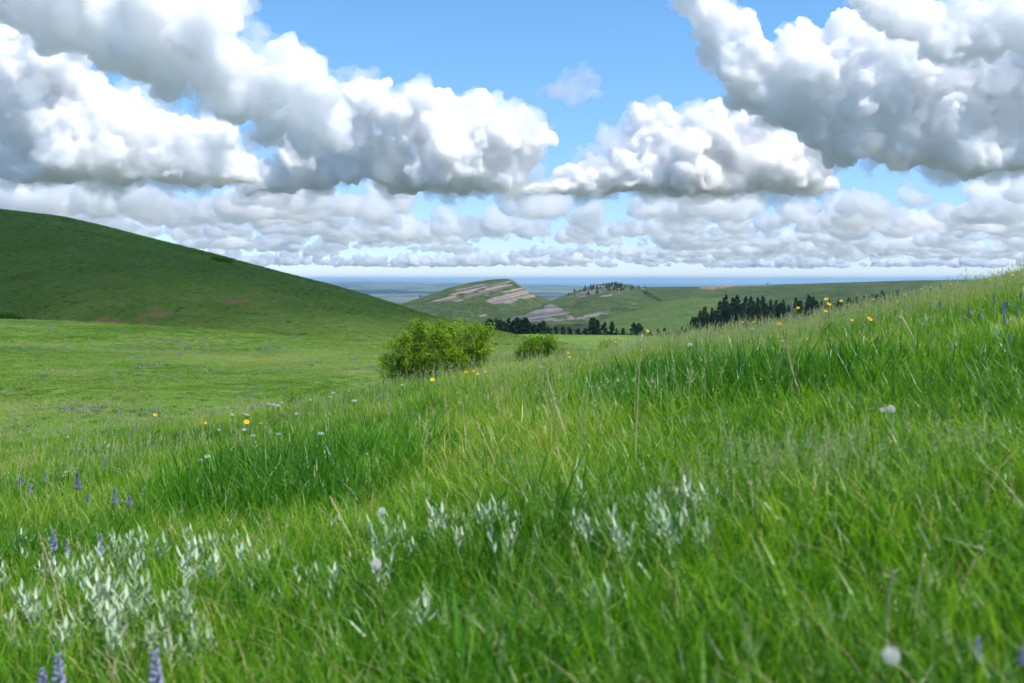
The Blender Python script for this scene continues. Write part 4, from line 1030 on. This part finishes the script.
def build_clouds():
    A = [(20, 120, 48), (75, 140, 48), (0, 75, 52), (45, 95, 45), (110, 130, 45), (20, 150, 38), (150, 150, 36), (120, 165, 32), (190, 158, 34), (225, 172, 26), (170, 178, 28), (85, 170, 30), (245, 180, 16), (55, 55, 32)]
    cloud('bright billowing white cloud standing over the high end of the dark hill', A, 13000, 901, base=1330)
    B = [(120, 15, 48), (180, 25, 45), (215, 5, 32), (75, 5, 45), (165, 62, 34), (215, 75, 30), (250, 80, 34), (285, 92, 32), (315, 110, 28), (300, 78, 22), (335, 130, 20), (190, 50, 30), (235, 60, 18), (20, -10, 45), (270, 130, 18), (305, 140, 20)]
    cloud('long cloud bank with grey underside sloping down from the top edge of the sky', B, 9500, 902, 'fair', base=None)
    C = [(300, 168, 24), (345, 150, 32), (385, 130, 34), (425, 122, 32), (465, 128, 30), (500, 138, 28), (528, 150, 20), (450, 160, 38), (395, 162, 34), (355, 96, 20), (340, 110, 18), (375, 110, 20), (500, 170, 32), (410, 105, 16), (440, 103, 13), (480, 108, 14), (516, 118, 13), (275, 182, 18), (255, 192, 14)]
    cloud('broad white cauliflower cloud with a grey flat base above the round shrub', C, 15500, 903)
    c2 = [(520, 121, 13), (537, 119, 11), (530, 127, 9)]
    cloud('small soft grey puff at the end of the broad cauliflower cloud', c2, 14500, 904, 'soft', False, base=None)
    W = [(552, 90, 10), (568, 85, 12), (580, 80, 12), (588, 92, 11), (575, 97, 8), (541, 93, 6)]
    o, c0 = cloud_body('cumulus_cloud', W, 11000, VAP['wisp'], 24, 905, None, (12, 6), ((260, 330), (80, 170), (30, 60)))
    tag(o, 'small lone smoky wisp floating in the blue gap', 'cloud', 'cumulus clouds')
    D_ = [(575, 195, 26), (605, 188, 28), (640, 170, 30), (655, 140, 24), (657, 122, 12), (685, 148, 26), (630, 190, 32), (690, 180, 38), (590, 172, 18), (725, 160, 26), (745, 132, 24), (770, 165, 28), (740, 185, 34), (548, 203, 18), (640, 150, 16), (795, 172, 24), (815, 185, 20), (700, 125, 18), (770, 150, 20)]
    cloud('white towering cloud with a small round cap rising above the knob', D_, 15200, 906)
    E = [(705, 12, 22), (722, 35, 24), (738, 62, 26), (700, -5, 24), (757, 82, 24), (790, 72, 26), (800, 50, 20), (820, 85, 42), (865, 70, 48), (920, 85, 52), (975, 95, 48), (1015, 110, 45), (850, 125, 36), (900, 135, 42), (950, 140, 42), (1000, 145, 40), (830, 135, 26), (1050, 120, 60), (775, 105, 22), (740, 98, 16)]
    cloud('huge white and grey cloud with a dark flat base above the flower-dotted upper slope', E, 12600, 907)
    E2 = [(880, 8, 24), (915, 12, 26), (955, 20, 24), (990, 38, 24), (1018, 30, 24), (940, 45, 22), (1000, 10, 22)]
    cloud('grey-white cloud at the top edge over the huge dark-based one', E2, 9500, 908, 'fair', base=None)
    K = [(10, 190, 22), (50, 185, 20), (90, 190, 18), (130, 192, 16), (30, 205, 16)]
    cloud('shadowed blue-grey cloud remnant close above the high end of the hill', K, 19000, 917, 'soft', base=1330)
    # rows of small flat clouds reaching to the horizon
    rs = np.random.RandomState(912); S = []
    for i in range(1250):
        d = rs.uniform(0, 1) ** .9 * 98000 + 19500; x = rs.uniform(-.62, .62) * d
        f = fbm(np.array([x / 14000.]), np.array([d / 12000.]), 913, 4)[0]
        if f < (-.16 if d > 36000 else -.34): continue
        n = rs.randint(2, 7); s = rs.uniform(.25, 1.1) ** 2 * (820 if d < 40000 else 820) * (1 + .8 * max(0, f))
        for q in range(n):
            S.append((x + rs.normal(0, 1.5) * s, d + rs.normal(0, 1.4) * s, CLOUD_BASE + 60 + rs.uniform(-.1, .5) * s, s * rs.uniform(.3, .85)))
    o, c0 = cloud_body('distant_clouds', S, None, VAP['low'], 60, 914, CLOUD_BASE, (9, 4), ((900, 900), (300, 420), (110, 150)), squash=.8)
    tag(o, 'rows of small flat clouds reaching down to the hazy horizon', kind='stuff')
    # unseen cloud overhead, its lumps set along the sun's line to shade the hill
    S = []; k = (CLOUD_BASE + 100) / SUN_DIR[2]
    for X, Y, r in SHADE:
      for q_ in range(4 if r < 26 else 3 if r < 40 else 2 if r < 60 else 1):
        k = (CLOUD_BASE + 100 + q_ * r * .9) / SUN_DIR[2]; S.append((X + SUN_DIR[0] * k, Y + SUN_DIR[1] * k, CLOUD_BASE + 100 + q_ * r * .9 + rs.uniform(-5, 25), r))
    o, c0 = cloud_body('cumulus_cloud', S, None, VAP['thick'], 12, 915, None, (10, 4), ((120, 60), (40, 24)))
    tag(o, 'unseen cloud placed overhead whose shadow darkens the round hill', 'cloud', 'cumulus clouds')
SHADE = [(-150, 290, 75), (-210, 330, 90), (-95, 300, 65), (-280, 360, 100), (-150, 390, 90), (-60, 330, 50), (-240, 280, 70), (-330, 300, 100), (-400, 380, 120), (-120, 245, 42), (-175, 250, 45), (-52, 280, 38), (-75, 390, 60), (-30, 290, 24),
         (-240, 240, 42), (-190, 222, 32), (-150, 212, 28), (-118, 207, 26), (-95, 198, 22), (-78, 188, 19), (-64, 182, 17), (-52, 175, 15), (-75, 225, 30), (-50, 215, 26), (-40, 240, 26), (-90, 255, 36), (-300, 250, 45), (-42, 190, 16), (-36, 166, 12), (-31, 184, 18), (-24, 215, 20), (-20, 245, 22), (-48, 160, 9)]
build_clouds()
print('script', time.time() - T0)
